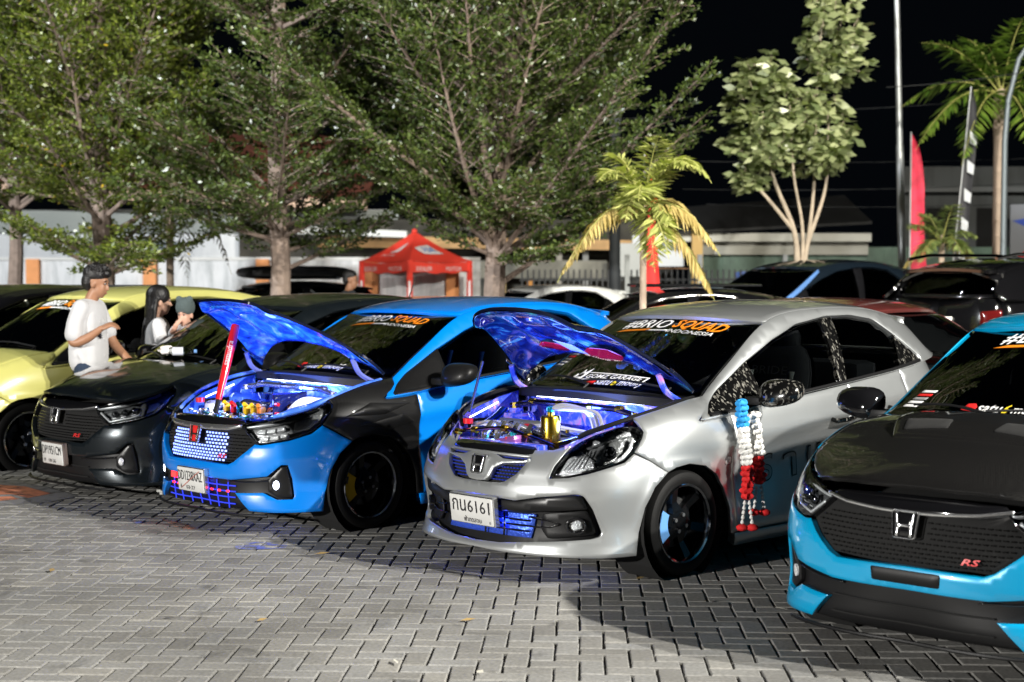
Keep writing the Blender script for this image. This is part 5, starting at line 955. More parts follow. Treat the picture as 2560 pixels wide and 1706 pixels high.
panel('sticker', [(-.28, .985), (-.25, 1.015), (-.235, 1.005), (-.215, 1.040), (-.20, 1.022), (-.16, 1.046), (-.175, 1.00), (-.19, .986)], f, WHITE, S.root, h=.02, off=.003, thick=.0005, gap=0, bev=.0002)
panel('sticker', [(-.245, .997), (-.215, 1.016), (-.19, 1.015), (-.20, .998)], f, BLACKV, S.root, h=.02, off=.004, thick=.0004, gap=0, bev=.0002)
for c, z0 in ((Dc, .97), (S, 1.04)):
    for k, (cm, dy) in enumerate(((WHITE, 0), (WHITE, .0), (GREYV, .004), (REDV, .01), (WHITE, .008))):
        y0 = -.60 + k * .012; zz = z0 + k * .016; panel('sticker', [(y0, zz), (y0 + .085, zz + .004), (y0 + .092, zz + .014), (y0 + .008, zz + .010)], c.scr, cm, c.root, h=.03, off=.003, thick=.0005, gap=0, bev=.0002)
for c in (Bc, Dc, Cc): lettering('RS', c.low, REDV, c.root, at=(.275, .485), width=.075, height=.026, shear=.3, bold=.02, off=-.004, name='badge')
for c in (S,):  # side plate of stickers on the corner of the bumper
    lettering('EVO', c.low, GREYV, c.root, at=(-.40, .455), width=.05, height=.02, bold=.02, off=.004, name='sticker')
# seats' lettering
for y in (.36, -.36): lettering('BRIDE', plane_at(lambda u, v, y=y: np.stack([-1.305 - .25 * (np.asarray(v, float) - .9), np.asarray(u, float), np.asarray(v, float)], -1), y, 1.02, 0), GREYV, S.root, size=.08, width=.26, height=.05, name='seat_print', off=.0)
for dy in (.2, .5): panel('seat_belt', [(dy, .86), (dy + .05, .86), (dy + .07, 1.02), (dy + .02, 1.02)], lambda u, v: np.stack([-1.27 - .25 * (np.asarray(v, float) - .9), np.asarray(u, float), np.asarray(v, float)], -1), mat('belt_grey', (.4, .42, .4), .8), S.root, h=.06, thick=.004)
for dy in (.1, .42): panel('seat_belt', [(dy, .86), (dy + .05, .86), (dy + .07, 1.06), (dy + .02, 1.06)], lambda u, v: np.stack([-1.27 - .25 * (np.asarray(v, float) - .9), np.asarray(u, float), np.asarray(v, float)], -1), mat('belt_blue', (.02, .10, .5), .8), Bc.root, h=.06, thick=.004)
# outlined letters low on the silver door
sd = lambda u, v: S.low(u, v)
for bold, m_, off in ((.020, BLACKV, .0035), (.004, SIL, .0055)):
    for ch, s0, z0, w_, h_ in (('ร', 2.00, .52, .12, .16), ('า', 2.22, .52, .13, .15), ('บ', 2.45, .555, .13, .13), ('บ', 2.64, .59, .13, .12)):
        o = lettering(ch, sd, m_ if off < .005 else mat('door_letter', (.30, .31, .31), .36, .7), S.root, at=(s0, z0), width=w_ * (1 if bold > .01 else .86), height=h_ * (1 if bold > .01 else .88), bold=bold, slope=.12, off=off, name='door_letter')
# carbon hood detail: a raised scoop deck with bright edges
scoop = [(.28, -.33), (.30, 0), (.28, .33), (.05, .43), (-.06, .40), (-.08, 0), (-.06, -.40), (.05, -.43)]
panel('hood_scoop', scoop, Dc.hood, CARB, Dc.root, h=.02, thick=.04, off=.026, bev=.016, r=.02, relief=lambda x, y: -.018 * sstep(.10, .28, x))
for s_ in (1, -1): panel('hood_vent', [(.20, s_ * .10), (.22, s_ * .30), (.10, s_ * .34), (.10, s_ * .12)], Dc.hood, SEAM, Dc.root, h=.03, thick=.004, off=.031, r=.015, relief=lambda x, y: -.018 * sstep(.10, .28, x))
# lower lip edges on the charcoal and cyan fronts
for c, pm in ((Cc, CHA), (Dc, CYA), (Bc, BLU)):
    V = [c.low(np.array([s]), np.array([.150]))[0] + np.array([.02, 0, -.02]) for s in np.linspace(-.62, .62, 30)]; MB().tube(V, .009, 8).build('splitter', BLK, c.root)
V = [S.low(np.array([s]), np.array([.150]))[0] + np.array([.004, 0, -.012]) for s in np.linspace(-.9, .9, 34)]
panel('cyan_plate_recess' if False else 'plate_recess', [(-.145, .365), (.155, .365), (.16, .425), (-.15, .425)], Dc.low, BLK, Dc.root, h=.03, off=.003, thick=.03, r=.012)
# tinted film strips along the blue car's fender: facets pressed in the carbon wrap
for k, P in enumerate(([(1.20, .66), (1.55, .72), (1.66, .66), (1.45, .62)], [(1.10, .72), (1.30, .80), (1.62, .78), (1.40, .72)])):
    for s in (1, -1): panel('wrap_panel', [(s * a, b) for a, b in P], Bc.low, CARBM, Bc.root, h=.04, off=.004, thick=.004, bev=.003)
# ---- engine bays
def bay(c, art, seed, gold):
    r = random.Random(seed); root = c.root; C_ = lambda n, m, f, smooth=True: f(MB()).build(n, m, root, smooth)
    fw = lambda u, v: np.stack([-.10 + .14 * (np.asarray(v, float) - .6) * -1 - .08 * (np.asarray(u, float) / .6) ** 2, np.asarray(u, float), np.asarray(v, float)], -1)
    panel('bay_wall', [(-.64, .55), (.64, .55), (.63, .905), (.3, .925), (0, .93), (-.3, .925), (-.63, .905)], fw, art, root, h=.05, thick=.01, relief=lambda u, v: .012 * np.sin(u * 9) * np.sin(v * 22))
    for s in (1, -1):
        ap = lambda u, v, s=s: np.stack([np.asarray(u, float), s * (np.interp(u, [-.15, .3, .6], [.625, .60, .44]) - .10 * np.clip(.86 - np.asarray(v, float), 0, .3)), np.asarray(v, float)], -1)
        P = [(-.15, .55), (.55, .55), (.55, .71), (.40, .775), (.2, .83), (0, .88), (-.15, .905)]; P = P if s < 0 else P[::-1]
        panel('bay_side', P, ap, art if gold else ARTB, root, h=.05, thick=-.01 if s > 0 else .01)
        # inner flange that follows the wing edge
        st = [tuple(q) for q in c.HC if .62 < q[0] < 1.56]; pts = [c.low(np.array([s * a]), np.array([b]))[0] + np.array([-.01, -s * .03, -.008]) for a, b in st[::4]]
        MB().tube(pts, .013, 8).build('bay_flange', BLK if gold else ARTB, root)
        C_('strut_tower', art, lambda V, s=s: V.lathe([(.13, .55), (.125, .74), (.10, .765), (.05, .77), (.045, .79), (0, .79)], (.02, s * .47, .03), 'Z', 20)); C_('strut_nut', GOLD if gold else CHR, lambda V, s=s: V.lathe([(.02, .80), (.02, .83), (0, .83)], (.02, s * .47, .02), 'Z', 6))
    C_('strut_bar', BURNT if gold else CHR, lambda V: V.tube([(.02, -.50, .83), (.0, -.3, .86), (0, .3, .86), (.02, .50, .83)], .018, 10)); 
    for y in (-.34, -.12, .12, .34): C_('bar_sleeve', GOLD if gold else CHR, lambda V, y=y: V.tube([(0, y - .02, .86), (0, y + .02, .86)], .022, 10))
    ez = .745 if gold else .72
    C_('engine_block', mat('cast_alloy', (.20, .21, .23), .4, .8, bump=.4, bscale=40), lambda V: V.box((.25, -.08, .62), (.30, .50, .16), bev=.02))
    ec = C_('valve_cover', mat('crackle_grey', (.16, .17, .17) if gold else (.03, .03, .03), .35, .6, bump=.3, bscale=150), lambda V: V.box((.22, -.10, ez), (.20, .40, .055), M=Matrix.Rotation(R(-14), 3, 'Y'), bev=.015))
    tp = lambda u, v: np.stack([.315 - .5 * 0 + .05 * 0 + (.02 - np.asarray(v, float)) * .85 - .0, np.asarray(u, float) - .10, ez + .012 + (np.asarray(v, float) - .0) * .45], -1)
    if gold:
        panel('cover_badge', [(.0, -.012), (.15, -.012), (.15, .03), (.02, .03)], tp, REDP, root, h=.05, thick=.004, off=.008); lettering('DETRU', tp, mat('badge_silver', (.6, .6, .62), .3, .7), root, at=(-.08, .01), width=.16, height=.036, bold=.02, off=.010, name='cover_lettering')
        for k in range(4): C_('runner', CHR, lambda V, k=k: V.tube([(.34, -.26 + k * .105, ez - .005), (.40, -.26 + k * .105, ez + .02), (.45, -.26 + k * .105, ez - .03), (.46, -.26 + k * .105, ez - .10)], .024, 10))
        C_('catch_can', GOLD, lambda V: V.lathe([(0, .66), (.052, .66), (.055, .67), (.055, .83), (.05, .84), (.02, .845), (.02, .86), (0, .86)], (.40, .20, .0), 'Z', 28)); C_('can_fitting', mat('fitting_teal', (.02, .35, .45), .25, .9), lambda V: V.lathe([(.018, .86), (.022, .87), (.022, .89), (0, .90)], (.40, .20, 0), 'Z', 10))
        logo = plane_at(lambda u, v: np.stack([.40 + .0556 * np.cos(np.asarray(u, float)), .20 + .0556 * np.sin(np.asarray(u, float)), np.asarray(v, float)], -1), -.25, .75, .003); ring_ = lambda r_: [(r_ * math.cos(a), r_ * math.sin(a)) for a in np.linspace(0, 2 * math.pi, 24, endpoint=False)]
        panel('can_logo', ring_(.032), logo, BLACKV, root, h=.02, holes=[ring_(.027)], thick=.001, gap=0, bev=.0003); 
        for a in range(3): panel('can_logo', [(math.cos(a * 1.047 + q) * w_, math.sin(a * 1.047 + q) * w_) for q, w_ in ((.12, .024), (-.12 + math.pi, .024), (.12 + math.pi, .024), (-.12, .024))][::1] if False else stripe([(-.024 * math.cos(a * 1.047), -.024 * math.sin(a * 1.047)), (.024 * math.cos(a * 1.047), .024 * math.sin(a * 1.047))], .006), logo, BLACKV, root, h=.02, thick=.001, gap=0, bev=.0003)
        for k in range(3): C_('hose', HOSEW, lambda V, k=k: V.tube(catmull([(.40, .205 + k * .012, .88), (.36, .27 + k * .03, .90 - k * .01), (.28, .36 + k * .035, .86), (.26, .40 + k * .03, .74)], 6), .011, 8))
        C_('fuel_rail', BURNT, lambda V: V.tube(catmull([(.46, -.50, .71), (.50, -.30, .735), (.49, -.08, .76), (.50, .12, .735), (.52, .34, .70)], 6), .011, 8))
        for y, z in ((-.44, .715), (-.30, .735), (-.06, .76), (.12, .735), (.33, .70)): C_('rail_fitting', GOLD, lambda V, y=y, z=z: V.tube([(.492, y - .018, z), (.495, y + .018, z)], .019, 8))
        C_('intake_pipe', mat('pipe_blue', (.03, .12, .65), .12, .9), lambda V: V.tube(catmull([(.44, -.30, .66), (.36, -.42, .70), (.18, -.47, .76), (.08, -.50, .80)], 6), .032, 12))
        C_('upper_radiator_cover', ARTP, lambda V: V.box((.56, .0, .685), (.09, .62, .035), bev=.012)); C_('coil_cover', mat('coil_violet', (.35, .12, .40), .25, .5), lambda V: V.box((.52, .02, .70), (.10, .16, .05), M=Matrix.Rotation(R(12), 3, 'X'), bev=.02))
        C_('breather', BURNT, lambda V: V.tube(catmull([(.5, .36, .70), (.40, .45, .735), (.30, .50, .76)], 5), .02, 10)); C_('breather_clamp', CHR, lambda V: V.tube([(.45, .41, .715), (.43, .43, .725)], .025, 12))
    else:
        C_('rocker_cap', CHR, lambda V: V.box((.16, -.10, ez + .035), (.03, .34, .012), bev=.004))
        for k, (m_, y) in enumerate(((YELP, -.20), (REDP, -.12), (mat('fitting_teal', (.02, .35, .45), .25, .9), -.05), (YELP, .02), (YELP, .10), (mat('fitting_orange', (.7, .2, .02), .3), .17))): C_('coil_cap', m_, lambda V, y=y: V.box((.37, y, ez + .01), (.05, .04, .06), bev=.012).tube([(.37, y, ez + .03), (.41, y + .02, ez + .05)], .014, 8))
        C_('copper_pipe', mat('copper', (.7, .28, .12), .2, 1.), lambda V: V.tube(catmull([(.33, .16, ez), (.30, .24, ez + .03), (.24, .32, ez + .04)], 5), .018, 10))
        C_('screen_panel', mat('clear_smoke', (.01, .015, .10), .05, coat=1), lambda V: V.box((.24, .30, .74), (.26, .02, .22), bev=.004)); 
        for z in (.66, .72, .78): C_('red_fitting', REDP, lambda V, z=z: V.tube([(.36, .31, z), (.36, .34, z)], .012, 8))
        for k in range(3): C_('white_hose', mat('hose_white', (.75, .76, .80), .3), lambda V, k=k: V.tube(catmull([(.34, .36 + k * .05, .70), (.24 + k * .05, .40 + k * .04, .80 - k * .02), (.12, .42 + k * .05, .80), (.02, .40 + k * .03, .72)], 6), .014, 8))
        C_('coil_spring', mat('hose_white', (.75, .76, .80), .3), lambda V: V.tube([(.10 + .05 * math.cos(a), .46 + .05 * math.sin(a), .76 + a * .004) for a in np.linspace(0, 12.5, 50)], .009, 6))
        C_('airbox', mat('airbox_blue', (.05, .12, .6), .12, .6, coat=1), lambda V: V.box((.10, .05, .76), (.12, .40, .12), bev=.03))
        for k in range(46): # chrome dressing over the radiator support
            s_ = r.uniform(-.36, .36); C_('chrome_stud', CHR if k % 3 else mat('stud_teal', (.05, .3, .4), .15, .9), lambda V, s_=s_: V.box((.60 - .22 * s_ ** 2 - r.uniform(0, .13), s_, .705 + r.uniform(-.006, .02)), (r.uniform(.01, .04), r.uniform(.02, .06), r.uniform(.008, .02)), rz=r.uniform(0, 3), bev=.003)) if k < 46 else None
        MB().box((.50, 0, .695), (.20, .74, .012), bev=.004).build('radiator_cover', mat('mirror_blue', (.12, .22, .45), .08, 1.), root)
    C_('battery', mat('battery_blue', (.02, .05, .35), .3), lambda V: V.box((.12, .42 if gold else -.36, .66), (.16, .2, .17), bev=.012)); C_('reservoir', mat('reservoir_white', (.55, .55, .6), .3), lambda V: V.blob((.30, -.46, .70), (.06, .05, .06), 3, 8)); C_('reservoir_cap', REDP, lambda V: V.lathe([(.03, .755), (.03, .785), (0, .787)], (.42, -.44, 0), 'Z', 12))
    for k in range(9): C_('hose', r.choice([BLK, mat('hose_blue', (.02, .06, .45), .3), HOSEW, BURNT]), lambda V, a=r.uniform(-.5, .3), b=r.uniform(-.4, .5), z=r.uniform(.64, .74): V.tube(catmull([(r.uniform(.3, .5), a, z), (r.uniform(.2, .4), (a + b) / 2, z + .06), (r.uniform(.0, .2), b, z)], 5), r.uniform(.007, .014), 6))
    for k in range(30): C_('bolt', r.choice([GOLD, CHR, REDP, mat('fitting_teal', (.02, .35, .45), .25, .9)]), lambda V, x=r.uniform(.2, .56), y=r.uniform(-.45, .42): V.lathe([(.011, 0), (.011, .018), (0, .019)], (x, y * (1.15 - x), ez - .06 + r.uniform(0, .05)), 'Z', 6))
    # LED strips under the cowl and along the wings, with the light they give
    C_('led_strip', LEDW, lambda V: V.tube([(-.075 - .05 * (y / .5) ** 2, y, .885) for y in np.linspace(-.42, .46, 12)], .005, 6))
    for s in (1, -1): C_('led_strip', LEDW, lambda V, s=s: V.tube([(.05, s * .585, .845), (.30, s * .555, .775)], .004, 6))
    for (loc, e, col, sz) in (((-.02, .12, .90), 6, (.07, .17, 1), .5), ((.32, -.25, .80), 2.4, (.12, .22, 1), .25), ((.30, .28, .84), 2.6, (.16, .28, 1), .25)):
        l = bpy.data.lights.new('bay_led', 'AREA'); l.energy = e * (1.5 if gold else 2.0); l.color = col; l.size = sz; o = bpy.data.objects.new('bay_led', l); COL.objects.link(o); o.parent = root; o.location = loc; o.rotation_euler = (R(180) if loc[2] < .88 else R(150), 0, R(90) if loc[2] > .88 else 0)
        l2 = bpy.data.lights.new('bay_led', 'POINT'); l2.energy = e * .55 * (1.4 if gold else 1.9); l2.color = col; l2.shadow_soft_size = .05; o = bpy.data.objects.new('bay_led', l2); COL.objects.link(o); o.parent = root; o.location = (loc[0] + .06, loc[1], loc[2] - .05)
    # hinge arms
    for s in (1, -1):
        h0 = Vector((-.22, s * .60, .90)); h1 = Vector((-.05, s * .575, 1.06)); MB().tube(catmull([tuple(h0), tuple(h0.lerp(h1, .5) + Vector((.035, 0, -.015))), tuple(h1)], 5), .017, 6).build('hood_hinge', ARTP if gold else mat('hinge_blue', (.25, .3, .8), .25, .5), root)
bay(S, ARTP, 4, True); bay(Bc, ARTB, 9, False)
MB().tube([(.30, -.56, .80), (.16, -.60, 1.09)], .008, 8).build('prop_rod', CHR, S.root)
# hood art details: plain patches of colour and lettering on the silver car's liner (generic swirl art)
hu = lambda y, x: S.under(y, x)
def on_liner(c, nm, P, m_, off=.034, **k):
    o = panel(nm, P, c.under, m_, c.hoodobj, h=.03, off=off, thick=.001, gap=0, bev=.0005, **k); co = np.zeros(len(o.data.vertices) * 3, np.float32); o.data.vertices.foreach_get('co', co); o.data.vertices.foreach_set('co', (co.reshape(-1, 3) - np.array(c.H0, np.float32)).reshape(-1)); o.data.update(); return o
for P in ([(.06, .08), (.20, .02), (.34, .03), (.40, .10), (.34, .17), (.18, .17)], [(-.22, .16), (-.06, .11), (.02, .12), (-.02, .20), (-.14, .22)]): on_liner(S, 'hood_print', [(a, b) for a, b in P], mat('print_crimson', (.45, .004, .02), .15, coat=1), .036, r=.03)
for k in range(9): on_liner(S, 'hood_print', stripe([(-.02 + k * .012, .25 - k * .006), (.02 + k * .012, .12 - k * .004)], .007), mat('print_pale', (.55, .62, .80), .2, coat=1), .039)
def liner_text(c, body, m_, at, w_, h_, off=.04, **k):
    o = lettering(body, lambda u, v: c.under(u, v), m_, c.hoodobj, at=at, width=w_, height=h_, off=off, name='hood_lettering', **k); co = np.zeros(len(o.data.vertices) * 3, np.float32); o.data.vertices.foreach_get('co', co); o.data.vertices.foreach_set('co', (co.reshape(-1, 3) - np.array(c.H0, np.float32)).reshape(-1)); o.data.update()
liner_text(S, '#HEHE', GREYV, (-.10, .60), .20, .045, shear=.3, bold=.02); liner_text(S, 'Over', mat('print_orange', (.8, .2, .03), .3), (.08, .59), .11, .04, shear=.3, bold=.015)
liner_text(Bc, 'JAWA BOY', mat('print_teal', (.05, .45, .55), .3), (-.05, .60), .36, .06, shear=.2, bold=.02)
# red prop that holds the blue hood up
Mw = Matrix.Translation((-1.463, 9.931, 0)) @ Matrix.Rotation(-2.3482, 4, 'Z')
a, b = Vector((.60, .0, .725)), Vector((.37, -.10, 1.27)); t = thing('hood_prop', tuple(Mw @ a), 0, 'red lettered stick propping up the blue hood', 'prop'); pa, pb = Vector((0, 0, 0)), (Mw @ b) - (Mw @ a)
MB().tube([pa.lerp(pb, .14), pa.lerp(pb, .2), pa.lerp(pb, .8), pb], [.020, .023, .030, .028], 12).build('shaft', REDP, t); MB().tube([pa, pa.lerp(pb, .15)], .017, 10).build('foot', BLK, t)
d = pb.normalized(); nf = Vector((-.1, -1, 0)); nf = (nf - d * nf.dot(d)).normalized(); e2 = nf.cross(d) * -1
lettering('samudra', lambda u, v: np.array(pa)[None] + np.asarray(u)[..., None] * np.array(d) + np.asarray(v)[..., None] * np.array(e2 * -1) + np.array(nf)[None] * .030, mat('prop_print', (.7, .6, .6), .5), t, at=(pb.length * .66, .0), width=.17, height=.034, shear=.2, off=.0, name='print')
# lamps behind the blue car's lower grid and silver's lower intake
for c, es in ((Bc, .3), (S, .7)):
    for y, col in (((-.2, (.06, .10, 1)), (.15, (.06, .10, 1))) if c is S else ((-.26, (1, .03, .03)), (.1, (.06, .1, 1)))):
        l = bpy.data.lights.new('intake_led', 'POINT'); l.energy = es; l.color = col; l.shadow_soft_size = .02; o = bpy.data.objects.new('intake_led', l); COL.objects.link(o); o.parent = c.root; o.location = (c.low(np.array([y]), np.array([.30]))[0] - np.array([.04 if c is S else .012, 0, 0])).tolist()
for s in np.linspace(-.30, .30, 9): MB().box(tuple(Bc.low(np.array([s]), np.array([.315 - (.05 if abs(s) > .1 else 0)]))[0] - np.array([.018, 0, 0])), (.008, .022, .012)).build('led_chip', LEDR, Bc.root, False)
for s in (-.31, -.285, -.26): MB().box(tuple(Bc.low(np.array([s]), np.array([.318]))[0] - np.array([.012, 0, 0])), (.01, .02, .035)).build('led_chip', LEDR, Bc.root, False)
rad = lambda u, v: S.low(u, v) - np.array([.06, 0, 0])
panel('intercooler', [(-.30, .222), (.33, .225), (.36, .35), (-.30, .35)], rad, mat('intercooler_blue', (.06, .14, .75), .25, .6, bump=.5, bscale=60), S.root, h=.05, thick=.02)
for z in (.262, .29, .318): MB().tube([rad(np.array([s]), np.array([z]))[0] + np.array([.012, 0, 0]) for s in np.linspace(-.28, .33, 12)], .005, 6).build('intake_bar', GLOSSBLK, S.root)
for s in (.03, .17): MB().tube([rad(np.array([s]), np.array([z]))[0] + np.array([.02, 0, 0]) for z in (.23, .29, .35)], .006, 6).build('intake_bar', GLOSSBLK, S.root)
# ================================================================== GARLANDS
MwS = Matrix.Translation((.358, 8.475, 0)) @ Matrix.Rotation(-2.3774, 4, 'Z')
GB = mat('garland_blue', (.02, .30, .70), .8, bump=.4, bscale=90); GW = mat('garland_white', (.72, .71, .68), .8, bump=.4, bscale=90); GR = mat('garland_red', (.62, .01, .012), .8, bump=.4, bscale=90)
def garland(label, pts, cols, r0=.032, beads=True, Mx=MwS, grp='flower garlands on the silver hatchback'):
    P = [Mx @ Vector(p) for p in pts]; t = thing('flower_garland', tuple(P[0]), 0, label, 'garland', grp); P = [p - P[0] for p in P]; Pc = catmull([tuple(p) for p in P], 24); ln = np.r_[0, np.cumsum(np.linalg.norm(np.diff(Pc, axis=0), axis=1))]; tot = ln[-1]; n = int(tot / .030); rr = random.Random(len(label))
    for k in range(n):
        q = [np.interp(tot * (k + .5) / n, ln, Pc[:, i]) for i in range(3)]; u = k / n; m_ = next(m_ for lim, m_ in cols if u <= lim); ph = rr.uniform(0, 6)
        def ruf(v, ph=ph): a = math.atan2(v.y, v.x); s_ = 1 + .16 * math.sin(5 * a + ph) + .09 * math.sin(11 * a + 2 * ph); return (v.x * s_, v.y * s_, v.z + .004 * math.sin(6 * a + ph))
        MB().blob((q[0] + rr.gauss(0, .003), q[1] + rr.gauss(0, .003), q[2]), (r0 * rr.uniform(.9, 1.1), r0 * rr.uniform(.9, 1.1), .019), 2.3, 9, f=ruf).build('flower', m_, t)
    if beads:
        e = Vector(Pc[-1])
        for sx in (-.012, .014):
            for k in range(5): MB().lathe([(.004, .0), (.009, -.010), (.011, -.018), (.006, -.024)], (e.x + sx * (1 + k * .25), e.y, e.z - .012 - k * .026), 'Z', 8).build('bead', GW, t)
            MB().blob((e.x + sx * 2.2, e.y, e.z - .160), (.032, .026, .020), 2, 8, f=lambda v: (v.x * (1 + .12 * math.sin(v.z * 300 + v.y * 200)), v.y, v.z)).build('tassel', GR, t)
    return t
garland('long blue, white and red flower garland hanging from the silver car mirror', [(-.34, .915, .925), (-.37, .90, .77), (-.415, .893, .556), (-.42, .893, .383)], [(.27, GB), (.66, GW), (1, GR)])
garland('shorter white and red flower garland hanging from the silver car mirror, right of the pair', [(-.455, .905, .85), (-.515, .893, .646), (-.528, .893, .455)], [(.55, GW), (1, GR)])
for dy, nm in ((.0, 'left'), (.075, 'right')): garland('blue and white flower garland inside the silver windscreen, %s strand' % nm, [tuple(S.scr(np.array([dy * (1 + k * .35) + .01 - k * .02]), np.array([z]))[0] - np.array([.055, 0, .0])) for k, z in enumerate((1.235, 1.15, 1.06))], [(.4, GB), (1, GW)], .027, False, grp='garlands inside the windscreen')
o = MB().blob(tuple(MwS @ Vector((-.80, .15, 1.235))), (.06, .06, .045)).build('yellow_ornament', mat('ornament_yellow', (.7, .55, .03), .4)); tag(o, 'yellow ball ornament hanging inside the silver windscreen', 'ornament')
# ================================================================== OTHER CARS BEHIND
PW_ = paint('paint_white', (.66, .67, .66), 0, .3); PBK = paint('paint_black', (.003, .003, .0035), 0, .12); PLB = paint('paint_pale_blue', (.34, .46, .62), .2, .3); PDB = paint('paint_deep_blue', (.008, .014, .022), .4, .25); PMR = paint('paint_maroon', (.085, .018, .016), .1, .3); PCR = paint('paint_cream', (.55, .53, .42), 0, .3); POR = paint('paint_tan', (.62, .33, .2), 0, .3)
G2 = 'cars parked in the rows behind'
build_car('parked_car', 'black hatchback at the far left edge beyond the lime car', (-6.15, 14.2, R(-126)), PBK, 2, 1.08, -.05, lod=1, glass_w=DARKG, glass_s=DARKG, group=G2)
k_ = build_car('parked_car', 'cream hatchback with teal flash behind the lime car', (-3.3, 17.2, R(-10)), PCR, 2, 1.0, -.03, lod=1, glass_w=DARKG, glass_s=DARKG, group=G2)
MB().tube([(-.9, -.5, 1.49), (-2.4, -.5, 1.49)], .02, 6).tube([(-.9, .5, 1.49), (-2.4, .5, 1.49)], .02, 6).tube([(-1.2, -.5, 1.49), (-1.2, .5, 1.49)], .015, 6).tube([(-2.0, -.5, 1.49), (-2.0, .5, 1.49)], .015, 6).build('roof_rack', BLK, k_.root)
panel('teal_flash', [(-1.9, -.45), (-1.0, -.40), (-1.2, .2), (-1.8, .3)], k_.roo, mat('teal_vinyl', (.02, .30, .30), .4), k_.root, h=.08, off=.004, thick=.001)
k_ = build_car('parked_car', 'black off roader with roof box behind the pale trunk', (-5.2, 24.2, R(-150)), PBK, 2, 1.02, 0, lod=1, glass_w=TINT, glass_s=TINT, group=G2, dim=(1.1, 1.05, 1.02))
MB().blob((-1.6, 0, 1.57), (.85, .45, .11), 3.5, 10).build('roof_box', mat('roof_box', (.02, .02, .022), .3), k_.root); MB().box((-1.2, 0, 1.48), (.05, 1.1, .04)).box((-2.1, 0, 1.48), (.05, 1.1, .04)).build('roof_bar', ALU, k_.root)
build_car('parked_car', 'car with tan and orange roof behind the charcoal car', (-2.2, 15.6, R(-140)), POR, 2, 1.0, -.08, lod=1, glass_w=DARKG, glass_s=DARKG, group=G2)
build_car('parked_car', 'white hatchback behind the tall shade tree', (-.75, 24.5, R(-158)), PW_, 2, 1.0, 0, lod=1, glass_w=DARKG, glass_s=DARKG, group=G2)
k_ = build_car('parked_car', 'black car with white roof bars behind the small palm', (.55, 18.2, R(-178)), PBK, 2, 1.0, 0, lod=1, glass_w=TINT, glass_s=DARKG, group=G2)
for y in (-.45, .45): MB().tube([(-.9, y, 1.47), (-2.4, y, 1.47)], .018, 6).build('roof_rail', DCHR, k_.root)
panel('red_stripe', [(-1.9, -.5), (-.95, -.5), (-.95, -.35), (-1.9, -.35)], k_.roo, REDV, k_.root, h=.08, off=.004, thick=.001)
k_ = build_car('parked_car', 'pale blue saloon between the small palm and the picket fence', (1.15, 22.4, R(172)), PLB, 2, 1.0, -.02, lod=1, glass_w=TINT, glass_s=DARKG, group=G2)
k_ = build_car('parked_car', 'deep blue pickup cab with reflective windscreen before the picket fence', (2.75, 20.0, R(-146)), PDB, 2, 1.1, .04, lod=1, glass_w=TINT, glass_s=DARKG, group=G2, dim=(1.1, 1.05, 1.12))
panel('bright_pillar', [(.30, .955), (.62, 1.125), (.97, 1.325), (.97, 1.29), (.64, 1.09), (.34, .935)], k_.sid, paint('paint_sky', (.10, .22, .50), .3, .3), k_.root, h=.06, off=.008, thick=.01)
k_ = build_car('parked_car', 'black tall people carrier showing its tail and number plate at the right', (7.35, 18.3, R(38)), PBK, 2, 1.1, .05, lod=1, glass_w=DARKG, glass_s=DARKG, group=G2, dim=(1.15, 1.08, 1.10))
for y in (-.5, .5): MB().tube([(-.9, y * .95, 1.44), (-1.3, y * .95, 1.465), (-2.3, y * .95, 1.46), (-2.6, y * .95, 1.42)], .016, 6).build('roof_rail', DCHR, k_.root)
pf = plane_at(k_.low, k_.B.s[-1] - .0 - .02, .84, .02); q_ = [(-.2, -.07), (.2, -.07), (.2, .07), (-.2, .07)]; pl_ = panel('number_plate', q_, pf, PLATEW, k_.root, h=.2, thick=.01); lettering('DR 1124', pf, PLATEB, pl_, width=.33, height=.07, off=.004)
k_ = build_car('parked_car', 'maroon car with clear sloping screen behind the silver hatchback', (3.75, 11.35, R(-48)), PMR, 2, 1.0, -.03, lod=1, glass_w=glass('clear_film', (.75, .8, .82), .9, .05, 1.7), glass_s=TINT, group=G2)
m_ = thing('motorcycle', (5.0, 13.2, 0), R(-30), 'dark motorcycle half hidden between the carrier and the cyan car', 'motorcycle')
for x in (-.62, .62): w_ = MB().lathe([(.22, -.05), (.27, -.05), (.29, 0), (.27, .05), (.22, .05)], (x, 0, .29), 'Y', 28).build('wheel', RUB, m_); MB().lathe([(.0, .04), (.06, .04), (.21, .02), (.22, 0), (.21, -.02), (.0, -.04)], (x, 0, .29), 'Y', 18).build('rim', DCHR, w_)
MB().blob((.0, 0, .66), (.40, .13, .17), 2.6, 10).build('body', PBK, m_); MB().blob((-.32, 0, .80), (.38, .12, .06), 3, 10).build('saddle', BLK, m_); MB().tube([(.62, 0, .29), (.42, 0, .95)], .03, 8).build('fork', ALU, m_); MB().tube([(.36, -.33, 1.06), (.40, 0, .98), (.36, .33, 1.06)], .014, 8).build('handlebar', CHR, m_); MB().blob((.52, 0, .90), (.10, .12, .12)).build('headlight', REFL, m_); MB().box((-.75, 0, .74), (.05, .14, .07), bev=.015).build('tail_light', LEDR, m_)
for y in (-.28, .28): MB().tube([(.38, y, 1.05), (.40, y * 1.15, 1.2)], .006, 6).blob((.40, y * 1.15, 1.22), (.02, .07, .045), 3, 8).build('mirror', BLK, m_)
an = thing('roof_aerial', tuple(Matrix.Translation((-2.773, 11.44, -.05)) @ Matrix.Rotation(-2.3512, 4, 'Z') @ Vector((-2.55, .1, 1.42))), 0, 'short black whip aerial on the charcoal roof', 'aerial'); MB().blob((0, 0, .01), (.04, .03, .025)).tube([(0, 0, .02), (.06, 0, .20)], .005, 6).build('whip', BLK, an)
